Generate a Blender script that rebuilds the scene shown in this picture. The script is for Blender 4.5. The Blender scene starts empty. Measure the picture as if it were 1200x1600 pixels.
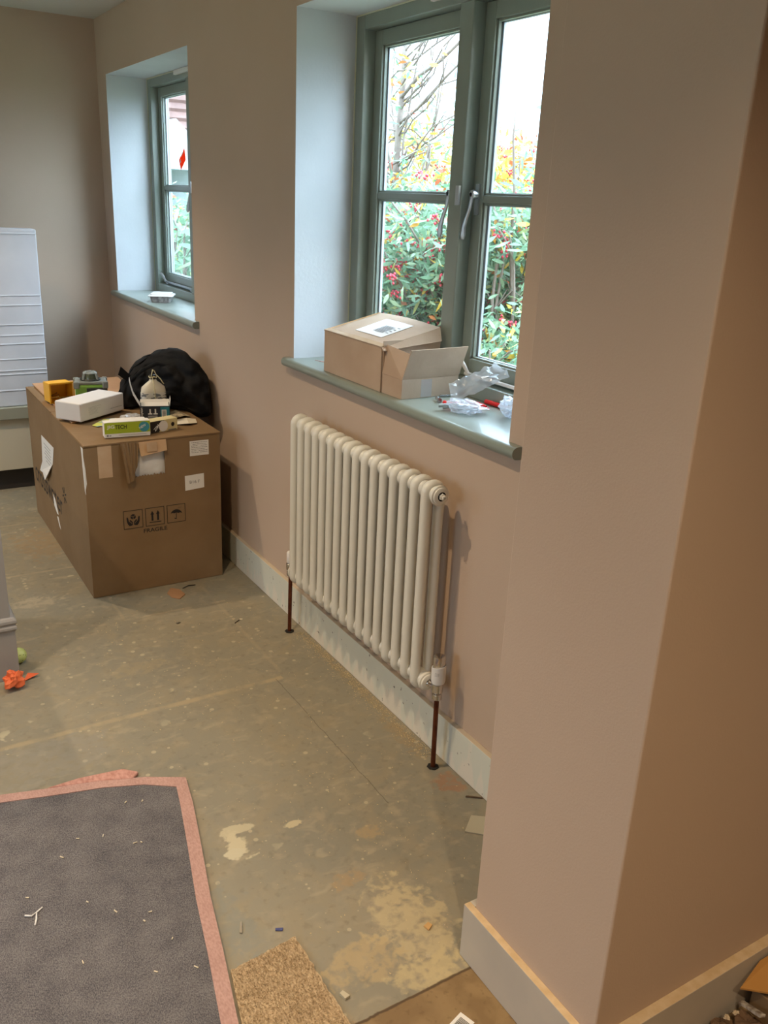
import bpy, math, random
import numpy as np
from mathutils import Vector, Matrix, noise

random.seed(7)
rng = np.random.default_rng(7)
S = bpy.context.scene
COL = S.collection

# ------------------------------------------------------------------ camera
F_PX = 1357.5
RIGHT = Vector((0.85481176, -0.51710885, 0.04353484))
DOWN = Vector((-0.13895113, -0.30890681, -0.94088743))
FWD = Vector((0.49998943, 0.79823243, -0.33591004))
cam_d = bpy.data.cameras.new('camera')
cam_d.sensor_fit = 'HORIZONTAL'
cam_d.sensor_width = 36.0
cam_d.lens = F_PX / 1200 * 36.0
cam_d.clip_start = 0.05
cam_d.clip_end = 500
cam = bpy.data.objects.new('camera', cam_d)
COL.objects.link(cam)
m = Matrix.Identity(4)
for i in range(3):
    m[i][0] = RIGHT[i]
    m[i][1] = -DOWN[i]
    m[i][2] = -FWD[i]
m[2][3] = 1.6
cam.matrix_world = m
S.camera = cam

# ------------------------------------------------------------------ colour management, sky
S.view_settings.view_transform = 'Standard'
S.view_settings.look = 'None'
S.view_settings.gamma = 1.0
S.view_settings.use_curve_mapping = False
S.view_settings.exposure = 0.08
SKY_STRENGTH = 14.5
w = bpy.data.worlds.new('overcast_sky')
S.world = w
w.use_nodes = True
nt = w.node_tree
nt.nodes.clear()
out = nt.nodes.new('ShaderNodeOutputWorld')
bg = nt.nodes.new('ShaderNodeBackground')
tc = nt.nodes.new('ShaderNodeTexCoord')
sep = nt.nodes.new('ShaderNodeSeparateXYZ')
ramp = nt.nodes.new('ShaderNodeValToRGB')
SKY_TINT = (0.62, 0.80, 1.0)
els = ramp.color_ramp.elements
els.new(0.5)
for e_, (p_, k_) in zip(els, ((0.0, 0.26), (0.30, 0.50), (0.85, 1.0))):   # an overcast sky brightens towards the zenith
    e_.position = p_
    e_.color = (*[c * k_ for c in SKY_TINT], 1)
nt.links.new(tc.outputs['Generated'], sep.inputs[0])
nt.links.new(sep.outputs['Z'], ramp.inputs[0])
# brighter patch of cloud where the sun stands behind it
GLOW_DIR = Vector((0.58, -0.66, 0.48)).normalized()
GLOW = 10.5
dt = nt.nodes.new('ShaderNodeVectorMath'); dt.operation = 'DOT_PRODUCT'; dt.inputs[1].default_value = GLOW_DIR
mxn = nt.nodes.new('ShaderNodeMath'); mxn.operation = 'MAXIMUM'; mxn.inputs[1].default_value = 0.0
pwn = nt.nodes.new('ShaderNodeMath'); pwn.operation = 'POWER'; pwn.inputs[1].default_value = 7.0
mln = nt.nodes.new('ShaderNodeMath'); mln.operation = 'MULTIPLY'; mln.inputs[1].default_value = GLOW
bg2 = nt.nodes.new('ShaderNodeBackground'); bg2.inputs[0].default_value = (*SKY_TINT, 1)
addn = nt.nodes.new('ShaderNodeAddShader')
nt.links.new(tc.outputs['Generated'], dt.inputs[0]); nt.links.new(dt.outputs['Value'], mxn.inputs[0]); nt.links.new(mxn.outputs[0], pwn.inputs[0])
nt.links.new(pwn.outputs[0], mln.inputs[0]); nt.links.new(mln.outputs[0], bg2.inputs[1])
nt.links.new(ramp.outputs[0], bg.inputs[0])
bg.inputs[1].default_value = SKY_STRENGTH
nt.links.new(bg.outputs[0], addn.inputs[0]); nt.links.new(bg2.outputs[0], addn.inputs[1]); nt.links.new(addn.outputs[0], out.inputs[0])
LAMP_W = 8.2
LAMP_COL = (1.0, 0.76, 0.50)
LAMPS = [(0.37, 2.07), (-0.55, 2.2), (0.25, 4.1), (-1.2, 4.1), (0.45, -0.02), (0.9, -0.9), (-1.2, 0.4), (-1.6, 2.3)]  # the pair nearest the recess is added, unseen, to brighten the pier faces

# ------------------------------------------------------------------ helpers
def lin(c):
    return tuple(((x / 255) / 12.92 if x / 255 <= 0.04045 else ((x / 255 + 0.055) / 1.055) ** 2.4) for x in c)

def mat(name, rgb, rough=0.6, metal=0.0, rgb2=None, scale=8.0, detail=4.0, bump=0.0, bscale=60.0,
        lo=0.35, hi=0.65, spec=0.5, coat=0.0):
    m = bpy.data.materials.new(name)
    m.use_nodes = True
    t = m.node_tree
    b = t.nodes['Principled BSDF']
    b.inputs['Base Color'].default_value = (*lin(rgb), 1)
    b.inputs['Roughness'].default_value = rough
    b.inputs['Metallic'].default_value = metal
    b.inputs['Specular IOR Level'].default_value = spec
    b.inputs['Coat Weight'].default_value = coat
    co = t.nodes.new('ShaderNodeTexCoord')
    if rgb2:
        n = t.nodes.new('ShaderNodeTexNoise')
        n.inputs['Scale'].default_value = scale
        n.inputs['Detail'].default_value = detail
        r = t.nodes.new('ShaderNodeValToRGB')
        r.color_ramp.elements[0].position = lo
        r.color_ramp.elements[1].position = hi
        r.color_ramp.elements[0].color = (*lin(rgb), 1)
        r.color_ramp.elements[1].color = (*lin(rgb2), 1)
        t.links.new(co.outputs['Object'], n.inputs['Vector'])
        t.links.new(n.outputs['Fac'], r.inputs[0])
        t.links.new(r.outputs[0], b.inputs['Base Color'])
    if bump:
        n2 = t.nodes.new('ShaderNodeTexNoise')
        n2.inputs['Scale'].default_value = bscale
        n2.inputs['Detail'].default_value = 6
        bp = t.nodes.new('ShaderNodeBump')
        bp.inputs['Strength'].default_value = bump
        bp.inputs['Distance'].default_value = 0.01
        t.links.new(co.outputs['Object'], n2.inputs['Vector'])
        t.links.new(n2.outputs['Fac'], bp.inputs['Height'])
        t.links.new(bp.outputs[0], b.inputs['Normal'])
    return m

class MB:
    """collects faces in world coordinates, builds ONE mesh object"""
    def __init__(s):
        s.v = []
        s.f = []
        s.m = []
        s.mi = 0
    def quad(s, a, b, c, d):
        n = len(s.v)
        s.v += [tuple(a), tuple(b), tuple(c), tuple(d)]
        s.f.append((n, n + 1, n + 2, n + 3)); s.m.append(s.mi)
        return s
    def ngon(s, pts):
        n = len(s.v)
        s.v += [tuple(p) for p in pts]
        s.f.append(tuple(range(n, n + len(pts)))); s.m.append(s.mi)
        return s
    def prism(s, base, vec):
        """base: list of 3d points, extruded by vec"""
        n = len(s.v); k = len(base); vec = Vector(vec)
        s.v += [tuple(p) for p in base] + [tuple(Vector(p) + vec) for p in base]
        s.f.append(tuple(range(n + k - 1, n - 1, -1))); s.f.append(tuple(range(n + k, n + 2 * k)))
        s.m += [s.mi] * 2
        for i in range(k):
            j = (i + 1) % k
            s.f.append((n + i, n + j, n + k + j, n + k + i)); s.m.append(s.mi)
        return s
    def box(s, x0, x1, y0, y1, z0, z1, M=None):
        p = [(x0, y0, z0), (x1, y0, z0), (x1, y1, z0), (x0, y1, z0), (x0, y0, z1), (x1, y0, z1), (x1, y1, z1), (x0, y1, z1)]
        if M: p = [tuple(M @ Vector(q)) for q in p]
        n = len(s.v); s.v += p
        for f in ((0, 3, 2, 1), (4, 5, 6, 7), (0, 1, 5, 4), (1, 2, 6, 5), (2, 3, 7, 6), (3, 0, 4, 7)):
            s.f.append(tuple(n + i for i in f)); s.m.append(s.mi)
        return s
    def hexa(s, b, t):
        """bottom 4 points, top 4 points"""
        n = len(s.v); s.v += [tuple(p) for p in b] + [tuple(p) for p in t]
        for f in ((0, 3, 2, 1), (4, 5, 6, 7), (0, 1, 5, 4), (1, 2, 6, 5), (2, 3, 7, 6), (3, 0, 4, 7)):
            s.f.append(tuple(n + i for i in f)); s.m.append(s.mi)
        return s
    def rings(s, rings, cap=True, closed=False):
        n = len(s.v); k = len(rings[0])
        for r in rings: s.v += [tuple(p) for p in r]
        R = len(rings)
        for a in range(R if closed else R - 1):
            b = (a + 1) % R
            for i in range(k):
                j = (i + 1) % k
                s.f.append((n + a * k + i, n + a * k + j, n + b * k + j, n + b * k + i)); s.m.append(s.mi)
        if cap and not closed:
            s.f.append(tuple(n + i for i in range(k - 1, -1, -1))); s.f.append(tuple(n + (R - 1) * k + i for i in range(k)))
            s.m += [s.mi] * 2
        return s
    def tube(s, pts, r, n=12, cap=True, flat=1.0, up=None):
        pts = [Vector(p) for p in pts]; rr = r if isinstance(r, (list, tuple)) else [r] * len(pts)
        R = []
        ref = None
        for i, p in enumerate(pts):
            t = (pts[min(i + 1, len(pts) - 1)] - pts[max(i - 1, 0)]).normalized()
            if ref is None:
                ref = Vector(up) if up else (Vector((0, 0, 1)) if abs(t.z) < 0.9 else Vector((1, 0, 0)))
            a = (ref - t * ref.dot(t)).normalized()
            ref = a
            b = t.cross(a)
            R.append([p + (a * math.cos(2 * math.pi * k / n) + b * math.sin(2 * math.pi * k / n) * flat) * rr[i] for k in range(n)])
        return s.rings(R, cap)
    def lathe(s, c, prof, axis=(0, 0, 1), n=24, cap=True):
        """prof: list of (radius, height along axis)"""
        c = Vector(c); ax = Vector(axis).normalized()
        ref = Vector((0, 0, 1)) if abs(ax.z) < 0.9 else Vector((1, 0, 0))
        a = (ref - ax * ref.dot(ax)).normalized(); b = ax.cross(a)
        return s.rings([[c + ax * h + (a * math.cos(2 * math.pi * k / n) + b * math.sin(2 * math.pi * k / n)) * max(r, 1e-4) for k in range(n)] for r, h in prof], cap)
    def ball(s, c, r, n=12, sc=(1, 1, 1)):
        c = Vector(c)
        R = []
        for i in range(1, n // 2 + 3):
            th = math.pi * (i - 0.5) / (n // 2 + 2)
            R.append([c + Vector((math.sin(th) * math.cos(2 * math.pi * k / n) * sc[0], math.sin(th) * math.sin(2 * math.pi * k / n) * sc[1], -math.cos(th) * sc[2])) * r for k in range(n)])
        return s.rings(R)
    def grid(s, P):
        """P[i][j] surface patch"""
        n = len(s.v); a = len(P); b = len(P[0])
        for r in P: s.v += [tuple(p) for p in r]
        for i in range(a - 1):
            for j in range(b - 1):
                s.f.append((n + i * b + j, n + (i + 1) * b + j, n + (i + 1) * b + j + 1, n + i * b + j + 1)); s.m.append(s.mi)
        return s
    def build(s, name, mats, parent=None, smooth=False, bevel=0, seg=2, solid=0, sub=0, jitter=0):
        me = bpy.data.meshes.new(name)
        v = s.v
        if parent is not None:
            inv = wm(parent).inverted()
            v = [tuple(inv @ Vector(p)) for p in v]
        me.from_pydata(v, [], s.f)
        if not isinstance(mats, (list, tuple)): mats = [mats]
        for q in mats: me.materials.append(q)
        me.polygons.foreach_set('material_index', s.m)
        o = bpy.data.objects.new(name, me)
        COL.objects.link(o)
        if parent is not None: o.parent = parent
        if solid:
            md = o.modifiers.new('solid', 'SOLIDIFY'); md.thickness = solid; md.offset = 0
        if bevel:
            md = o.modifiers.new('bevel', 'BEVEL'); md.width = bevel; md.segments = seg; md.limit_method = 'ANGLE'; md.angle_limit = 0.6
        if sub:
            md = o.modifiers.new('sub', 'SUBSURF'); md.levels = sub; md.render_levels = sub
        if smooth:
            me.polygons.foreach_set('use_smooth', [True] * len(me.polygons))
            if smooth != 'full':
                try: me.set_sharp_from_angle(angle=math.radians(38))
                except Exception: pass
        me.update()
        return o

def wm(o):
    M = Matrix.Translation(o.location) @ o.rotation_euler.to_matrix().to_4x4()
    return (wm(o.parent) @ M) if o.parent else M

def empty(name, loc, label=None, cat=None, group=None, kind=None):
    o = bpy.data.objects.new(name, None)
    o.empty_display_size = 0.05
    o.location = loc
    COL.objects.link(o)
    return tag(o, label, cat, group, kind)

def tag(o, label=None, cat=None, group=None, kind=None):
    if label: o['label'] = label
    if cat: o['category'] = cat
    if group: o['group'] = group
    if kind: o['kind'] = kind
    return o

def struct(o): return tag(o, kind='structure')

def dup(o, loc=None, rotz=None, parent=None, label=None):
    c = o.copy(); COL.objects.link(c)
    if parent is not None: c.parent = parent
    if loc is not None: c.location = loc
    if rotz is not None: c.rotation_euler = (0, 0, rotz)
    if label: c['label'] = label
    for ch in list(o.children): dup(ch, parent=c)
    return c

def text(body, origin, right, up, height, width=None, mat_=None, parent=None, name='printed_text', off=0.0006, spacing=1.0, bold=0.0):
    """flat lettering: origin = lower left corner on the surface"""
    cu = bpy.data.curves.new('t', 'FONT'); cu.body = body; cu.size = 1.0; cu.space_character = spacing
    cu.extrude = 0.0; cu.offset = bold
    to = bpy.data.objects.new('t', cu); COL.objects.link(to)
    dg = bpy.context.evaluated_depsgraph_get()
    me = bpy.data.meshes.new_from_object(to.evaluated_get(dg))
    bpy.data.objects.remove(to)
    co = [v.co.copy() for v in me.vertices]
    x0 = min(c.x for c in co); x1 = max(c.x for c in co); y0 = min(c.y for c in co); y1 = max(c.y for c in co)
    sy = height / (y1 - y0); sx = (width / (x1 - x0)) if width else sy
    r = Vector(right).normalized(); u = Vector(up).normalized(); n = r.cross(u)
    mb = MB()
    mb.v = [tuple(Vector(origin) + r * (c.x - x0) * sx + u * (c.y - y0) * sy + n * off) for c in co]
    mb.f = [tuple(p.vertices) for p in me.polygons]; mb.m = [0] * len(mb.f)
    return mb.build(name, mat_, parent)

class Plane:
    """drawing thin flat shapes on a surface"""
    def __init__(s, o, r, u):
        s.o = Vector(o); s.r = Vector(r).normalized(); s.u = Vector(u).normalized(); s.n = s.r.cross(s.u)
    def p(s, a, b, h=0): return s.o + s.r * a + s.u * b + s.n * h
    def poly(s, mb, pts, h0=0.0002, t=0.0006): return mb.prism([s.p(a, b, h0) for a, b in pts], s.n * t)
    def rect(s, mb, a0, b0, a1, b1, h0=0.0002, t=0.0006): return s.poly(mb, [(a0, b0), (a1, b0), (a1, b1), (a0, b1)], h0, t)

# ------------------------------------------------------------------ materials
def wall_mat(name, c1, c2):
    return mat(name, c1, 0.85, rgb2=c2, scale=1.7, detail=5, bump=0.06, bscale=220, lo=0.3, hi=0.7, spec=0.25)
M_WALL = wall_mat('dusty_pink_paint', (188, 166, 146), (193, 171, 152))
M_REVEAL = mat('white_plaster_reveal', (194, 196, 198), 0.8, rgb2=(203, 205, 207), scale=3, bump=0.05, bscale=90)
M_CEIL = mat('white_ceiling_paint', (205, 202, 194), 0.9)
M_GREEN = mat('sage_green_satin_paint', (130, 139, 129), 0.30, rgb2=(135, 144, 134), scale=5, coat=0.25)
M_CREAM = mat('cream_sealant', (205, 205, 180), 0.6)
M_SPACER = mat('glazing_spacer', (190, 196, 205), 0.4, metal=0.3)
M_RAD = mat('white_enamel', (220, 216, 203), 0.3, coat=0.2)
M_CHROME = mat('chrome', (205, 200, 195), 0.12, metal=1.0)
M_BRUSH = mat('brushed_steel', (185, 188, 192), 0.35, metal=0.85)
M_COPPER = mat('aged_copper', (112, 62, 38), 0.45, metal=0.7, rgb2=(84, 44, 28), scale=30)
M_WHITEP = mat('white_plastic', (225, 222, 218), 0.35)
M_MDF = mat('raw_mdf', (206, 182, 146), 0.9, rgb2=(194, 167, 128), scale=40)
M_DARK = mat('dark_void', (28, 24, 20), 0.9)
M_BLACK = mat('black_print', (28, 24, 22), 0.7)
def card_mat(name, c1, c2, st=1.0):
    m = mat(name, c1, 0.85, rgb2=c2, scale=5, detail=6, bump=0.12 * st, bscale=30, spec=0.2)
    return m
M_CARD = card_mat('brown_cardboard', (130, 105, 76), (138, 113, 84))
M_CARD2 = card_mat('pale_cardboard', (174, 150, 128), (184, 161, 139))
M_CARDIN = card_mat('cardboard_inside', (190, 155, 118), (198, 164, 128))
M_PAPER = mat('white_paper', (226, 224, 220), 0.8)
M_GREYPR = mat('grey_print', (120, 118, 118), 0.8)
M_TAPE = mat('parcel_tape', (188, 158, 126), 0.25, rgb2=(196, 168, 138), scale=20)

def skirting_mat():
    m = bpy.data.materials.new('patched_white_skirting_paint')
    m.use_nodes = True
    t = m.node_tree; b = t.nodes['Principled BSDF']
    b.inputs['Roughness'].default_value = 0.6
    co = t.nodes.new('ShaderNodeTexCoord')
    mp = t.nodes.new('ShaderNodeMapping'); mp.inputs['Scale'].default_value = (30, 26, 3.2)
    n = t.nodes.new('ShaderNodeTexNoise'); n.inputs['Scale'].default_value = 1.0; n.inputs['Detail'].default_value = 3
    sp = t.nodes.new('ShaderNodeSeparateXYZ')
    mr = t.nodes.new('ShaderNodeMapRange'); mr.inputs['From Min'].default_value = 0.0; mr.inputs['From Max'].default_value = 0.10
    mr.inputs['To Min'].default_value = 0.13; mr.inputs['To Max'].default_value = -0.18
    ad = t.nodes.new('ShaderNodeMath'); ad.operation = 'ADD'
    r = t.nodes.new('ShaderNodeValToRGB')
    r.color_ramp.elements[0].position = 0.47; r.color_ramp.elements[0].color = (*lin((208, 209, 196)), 1)
    r.color_ramp.elements[1].position = 0.56; r.color_ramp.elements[1].color = (*lin((218, 212, 198)), 1)
    t.links.new(co.outputs['Object'], mp.inputs[0]); t.links.new(mp.outputs[0], n.inputs['Vector'])
    t.links.new(co.outputs['Object'], sp.inputs[0]); t.links.new(sp.outputs['Z'], mr.inputs['Value'])
    t.links.new(n.outputs['Fac'], ad.inputs[0]); t.links.new(mr.outputs[0], ad.inputs[1])
    t.links.new(ad.outputs[0], r.inputs[0])
    n2 = t.nodes.new('ShaderNodeTexNoise'); n2.inputs['Scale'].default_value = 55; n2.inputs['Detail'].default_value = 2
    r2 = t.nodes.new('ShaderNodeValToRGB'); r2.color_ramp.elements[0].position = 0.70; r2.color_ramp.elements[1].position = 0.735
    t.links.new(co.outputs['Object'], n2.inputs['Vector']); t.links.new(n2.outputs['Fac'], r2.inputs[0])
    mx = t.nodes.new('ShaderNodeMixRGB'); mx.inputs[2].default_value = (*lin((120, 112, 104)), 1)
    t.links.new(r2.outputs[0], mx.inputs[0]); t.links.new(r.outputs[0], mx.inputs[1]); t.links.new(mx.outputs[0], b.inputs['Base Color'])
    return m
M_SKIRT = skirting_mat()
M_PSKIRT = mat('grey_white_undercoat', (190, 180, 166), 0.6, rgb2=(180, 172, 160), scale=6)

def floor_mat():
    m = bpy.data.materials.new('worn_painted_floorboard')
    m.use_nodes = True
    t = m.node_tree; b = t.nodes['Principled BSDF']; L = t.links; N = t.nodes.new
    b.inputs['Roughness'].default_value = 0.6
    b.inputs['Specular IOR Level'].default_value = 0.35
    co = N('ShaderNodeTexCoord')
    def noise_(scale, det=4, dist=0.0, mapscale=None, off=None):
        n = N('ShaderNodeTexNoise'); n.inputs['Scale'].default_value = scale; n.inputs['Detail'].default_value = det
        n.inputs['Distortion'].default_value = dist
        if mapscale or off:
            mp = N('ShaderNodeMapping')
            if mapscale: mp.inputs['Scale'].default_value = mapscale
            if off: mp.inputs['Location'].default_value = off
            L.new(co.outputs['Object'], mp.inputs[0]); L.new(mp.outputs[0], n.inputs['Vector'])
        else: L.new(co.outputs['Object'], n.inputs['Vector'])
        return n.outputs['Fac']
    def ramp_(v, p0, p1, c0=(0, 0, 0), c1=(1, 1, 1)):
        r = N('ShaderNodeValToRGB'); e = r.color_ramp.elements
        e[0].position = p0; e[1].position = p1; e[0].color = (*c0, 1); e[1].color = (*c1, 1)
        L.new(v, r.inputs[0]); return r.outputs[0]
    def mix(f, a, c):
        x = N('ShaderNodeMixRGB')
        L.new(f, x.inputs[0]); L.new(a, x.inputs[1])
        if isinstance(c, tuple): x.inputs[2].default_value = (*lin(c), 1)
        else: L.new(c, x.inputs[2])
        return x.outputs[0]
    def math_(op, a, c=None, clamp=False):
        x = N('ShaderNodeMath'); x.operation = op; x.use_clamp = clamp
        for k, q in enumerate((a, c)):
            if q is None: continue
            if isinstance(q, (int, float)): x.inputs[k].default_value = q
            else: L.new(q, x.inputs[k])
        return x.outputs[0]
    sp = N('ShaderNodeSeparateXYZ'); L.new(co.outputs['Object'], sp.inputs[0])
    X, Y = sp.outputs['X'], sp.outputs['Y']
    base = ramp_(noise_(2.2, 5, 0.6), 0.36, 0.66, lin((130, 125, 110)), lin((141, 134, 116)))
    base = mix(ramp_(noise_(9, 6, 1.0), 0.48, 0.72, (0, 0, 0), (0.6,) * 3), base, (149, 136, 110))
    base = mix(ramp_(noise_(22, 8, 0.2), 0.54, 0.70, (0, 0, 0), (0.6,) * 3), base, (156, 144, 122))
    base = mix(ramp_(noise_(38, 7, 0.2, off=(3, 4, 5)), 0.56, 0.76, (0, 0, 0), (0.45,) * 3), base, (108, 100, 82))
    # streaky scuffs
    base = mix(ramp_(noise_(13, 7, 0.5, mapscale=(1, 1.8, 1)), 0.58, 0.70, (0, 0, 0), (0.5,) * 3), base, (164, 152, 128))
    # plaster spots
    vo = N('ShaderNodeTexVoronoi'); vo.inputs['Scale'].default_value = 11
    dn = N('ShaderNodeTexNoise'); dn.inputs['Scale'].default_value = 30
    vm = N('ShaderNodeVectorMath'); vm.operation = 'MULTIPLY_ADD'; vm.inputs[1].default_value = (0.05, 0.05, 0.05)
    L.new(co.outputs['Object'], dn.inputs['Vector'])
    L.new(dn.outputs['Color'], vm.inputs[0]); L.new(co.outputs['Object'], vm.inputs[2]); L.new(vm.outputs[0], vo.inputs['Vector'])
    sc = N('ShaderNodeSeparateColor'); L.new(vo.outputs['Color'], sc.inputs[0])
    size = math_('MULTIPLY', math_('SUBTRACT', sc.outputs[0], 0.45, True), 0.42)
    spot = math_('MULTIPLY', math_('SUBTRACT', size, vo.outputs['Distance'], True), 18, True)
    spot = math_('MULTIPLY', spot, ramp_(noise_(5, 2, 0, off=(9, 1, 0)), 0.44, 0.6))
    base = mix(math_('MULTIPLY', spot, 1.0), base, (174, 164, 138))
    # tiny pale crumbs
    v2 = N('ShaderNodeTexVoronoi'); v2.inputs['Scale'].default_value = 42; L.new(co.outputs['Object'], v2.inputs['Vector'])
    s2 = N('ShaderNodeSeparateColor'); L.new(v2.outputs['Color'], s2.inputs[0])
    cr = math_('MULTIPLY', math_('SUBTRACT', math_('MULTIPLY', math_('SUBTRACT', s2.outputs[0], 0.84, True), 2.2), v2.outputs['Distance'], True), 40, True)
    base = mix(math_('MULTIPLY', cr, 0.9), base, (172, 160, 134))
    v3 = N('ShaderNodeTexVoronoi'); v3.inputs['Scale'].default_value = 17; L.new(co.outputs['Object'], v3.inputs['Vector'])
    s3 = N('ShaderNodeSeparateColor'); L.new(v3.outputs['Color'], s3.inputs[0])
    ck = math_('MULTIPLY', math_('SUBTRACT', math_('MULTIPLY', math_('SUBTRACT', s3.outputs[1], 0.82, True), 0.45), v3.outputs['Distance'], True), 60, True)
    base = mix(math_('MULTIPLY', ck, 0.6), base, (77, 68, 53))
    # individual worn patches (x, y, radius, colour, strength)
    wn = noise_(18, 5, 0.8); wn2 = noise_(60, 4)
    wob = math_('ADD', math_('MULTIPLY', math_('SUBTRACT', wn, 0.5), 1.9), math_('MULTIPLY', math_('SUBTRACT', wn2, 0.5), 0.9))
    speck = ramp_(noise_(34, 8, 0.3, off=(5, 5, 1)), 0.34, 0.52)
    def patch(base, x, y, rx, ry, col, k):
        dx = math_('DIVIDE', math_('SUBTRACT', X, x), rx); dy = math_('DIVIDE', math_('SUBTRACT', Y, y), ry)
        d = math_('SQRT', math_('ADD', math_('MULTIPLY', dx, dx), math_('MULTIPLY', dy, dy)))
        f = math_('MULTIPLY', math_('SUBTRACT', 1.0, math_('ADD', d, wob), True), 4, True)
        if k < .8: f = math_('MULTIPLY', f, speck)
        return mix(math_('MULTIPLY', f, k), base, col)
    for a in ((0.95, 1.30, .10, .16, (184, 168, 132), .75), (0.80, 1.26, .10, .06, (174, 154, 116), .7),
              (0.91, 1.17, .10, .05, (182, 166, 128), .78), (0.69, 1.745, .035, .05, (189, 178, 149), 1.0), (0.70, 1.80, .05, .02, (189, 178, 149), .8),
              (0.675, 1.72, .03, .02, (190, 181, 154), 1.0), (0.85, 1.75, .025, .012, (186, 173, 141), .9), (1.325, 1.70, .05, .05, (152, 112, 84), .7),
              (0.82, 4.60, .16, .06, (165, 152, 126), .6), (0.66, 4.1, .13, .22, (149, 126, 94), .6), (0.5, 3.45, .12, .05, (172, 158, 133), .6),
              (1.02, 1.62, .04, .03, (164, 141, 104), .6), (0.88, 1.50, .05, .03, (162, 136, 100), .6),
              (0.35, 2.35, .2, .12, (141, 136, 125), .5), (0.72, 2.75, .12, .05, (152, 138, 110), .5), 
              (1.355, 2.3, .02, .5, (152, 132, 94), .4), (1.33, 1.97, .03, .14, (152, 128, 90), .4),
              (0.57, 1.5, .07, .14, (132, 131, 120), .7)):
        base = patch(base, *a)
    # the unpainted hardboard near the camera
    hb = ramp_(noise_(11, 6, 1.2), 0.4, 0.62, lin((126, 102, 70)), lin((141, 117, 82)))
    hb = mix(ramp_(noise_(70, 3), 0.6, 0.7, (0, 0, 0), (0.5,) * 3), hb, (108, 85, 58))
    yl = math_('SUBTRACT', 1.137, math_('ADD', Y, math_('MULTIPLY', math_('SUBTRACT', noise_(7, 2), 0.5), 0.012)))
    base = mix(math_('MULTIPLY', yl, 500, True), base, hb)
    # joints between boards
    def seam(base, ax, pos, lo, hi, wd, col, k, dusty=True):
        o = Y if ax == 'x' else X
        c = X if ax == 'x' else Y
        d = math_('ABSOLUTE', math_('SUBTRACT', math_('ADD', c, math_('MULTIPLY', math_('SUBTRACT', wn, 0.5), 0.012)), pos))
        f = math_('MULTIPLY', math_('SUBTRACT', wd, d, True), 1.0 / wd * 1.6, True)
        g = math_('MULTIPLY', math_('GREATER_THAN', o, lo), math_('LESS_THAN', o, hi))
        f = math_('MULTIPLY', f, g)
        if dusty: f = math_('MULTIPLY', f, ramp_(noise_(12, 4, 0, off=(pos, 2, 7)), 0.36, 0.56))
        return mix(math_('MULTIPLY', f, k), base, col)
    base = seam(base, 'y', 2.462, -3, 1.15, .016, (165, 149, 120), .9)
    base = seam(base, 'y', 3.135, -3, 1.2, .012, (164, 150, 125), .75)
    base = seam(base, 'y', 3.755, -3, .75, .010, (164, 150, 125), .7)
    base = seam(base, 'y', 4.40, -3, .75, .010, (164, 150, 125), .6)
    base = seam(base, 'x', 1.125, 1.7, 2.46, .0018, (56, 50, 38), .5, False)
    base = seam(base, 'x', 1.16, 2.5, 3.3, .010, (157, 144, 120), .6)
    base = seam(base, 'x', 0.78, 3.14, 3.8, .009, (157, 144, 120), .5)
    base = seam(base, 'y', 1.134, -3, 1.4, .0045, (76, 59, 40), .9, False)
    L.new(base, b.inputs['Base Color'])
    bp = N('ShaderNodeBump'); bp.inputs['Strength'].default_value = 0.15; bp.inputs['Distance'].default_value = 0.004
    L.new(noise_(60, 5), bp.inputs['Height']); L.new(bp.outputs[0], b.inputs['Normal'])
    return m
M_FLOOR = floor_mat()

def glass_mat():
    m = bpy.data.materials.new('window_glass'); m.use_nodes = True
    t = m.node_tree; t.nodes.clear()
    o = t.nodes.new('ShaderNodeOutputMaterial'); mx = t.nodes.new('ShaderNodeMixShader')
    tr = t.nodes.new('ShaderNodeBsdfTransparent'); gl = t.nodes.new('ShaderNodeBsdfGlossy'); lw = t.nodes.new('ShaderNodeLayerWeight')
    pw = t.nodes.new('ShaderNodeMath'); pw.operation = 'POWER'; pw.inputs[1].default_value = 5
    ma = t.nodes.new('ShaderNodeMath'); ma.operation = 'MULTIPLY_ADD'; ma.inputs[1].default_value = 0.5; ma.inputs[2].default_value = 0.02
    tr.inputs[0].default_value = (0.985, 0.995, 0.99, 1); gl.inputs['Roughness'].default_value = 0.02; lw.inputs[0].default_value = 0.5
    t.links.new(lw.outputs['Facing'], pw.inputs[0]); t.links.new(pw.outputs[0], ma.inputs[0]); t.links.new(ma.outputs[0], mx.inputs[0])
    t.links.new(tr.outputs[0], mx.inputs[1]); t.links.new(gl.outputs[0], mx.inputs[2])
    t.links.new(mx.outputs[0], o.inputs[0]); return m
M_GLASS = glass_mat()
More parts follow.
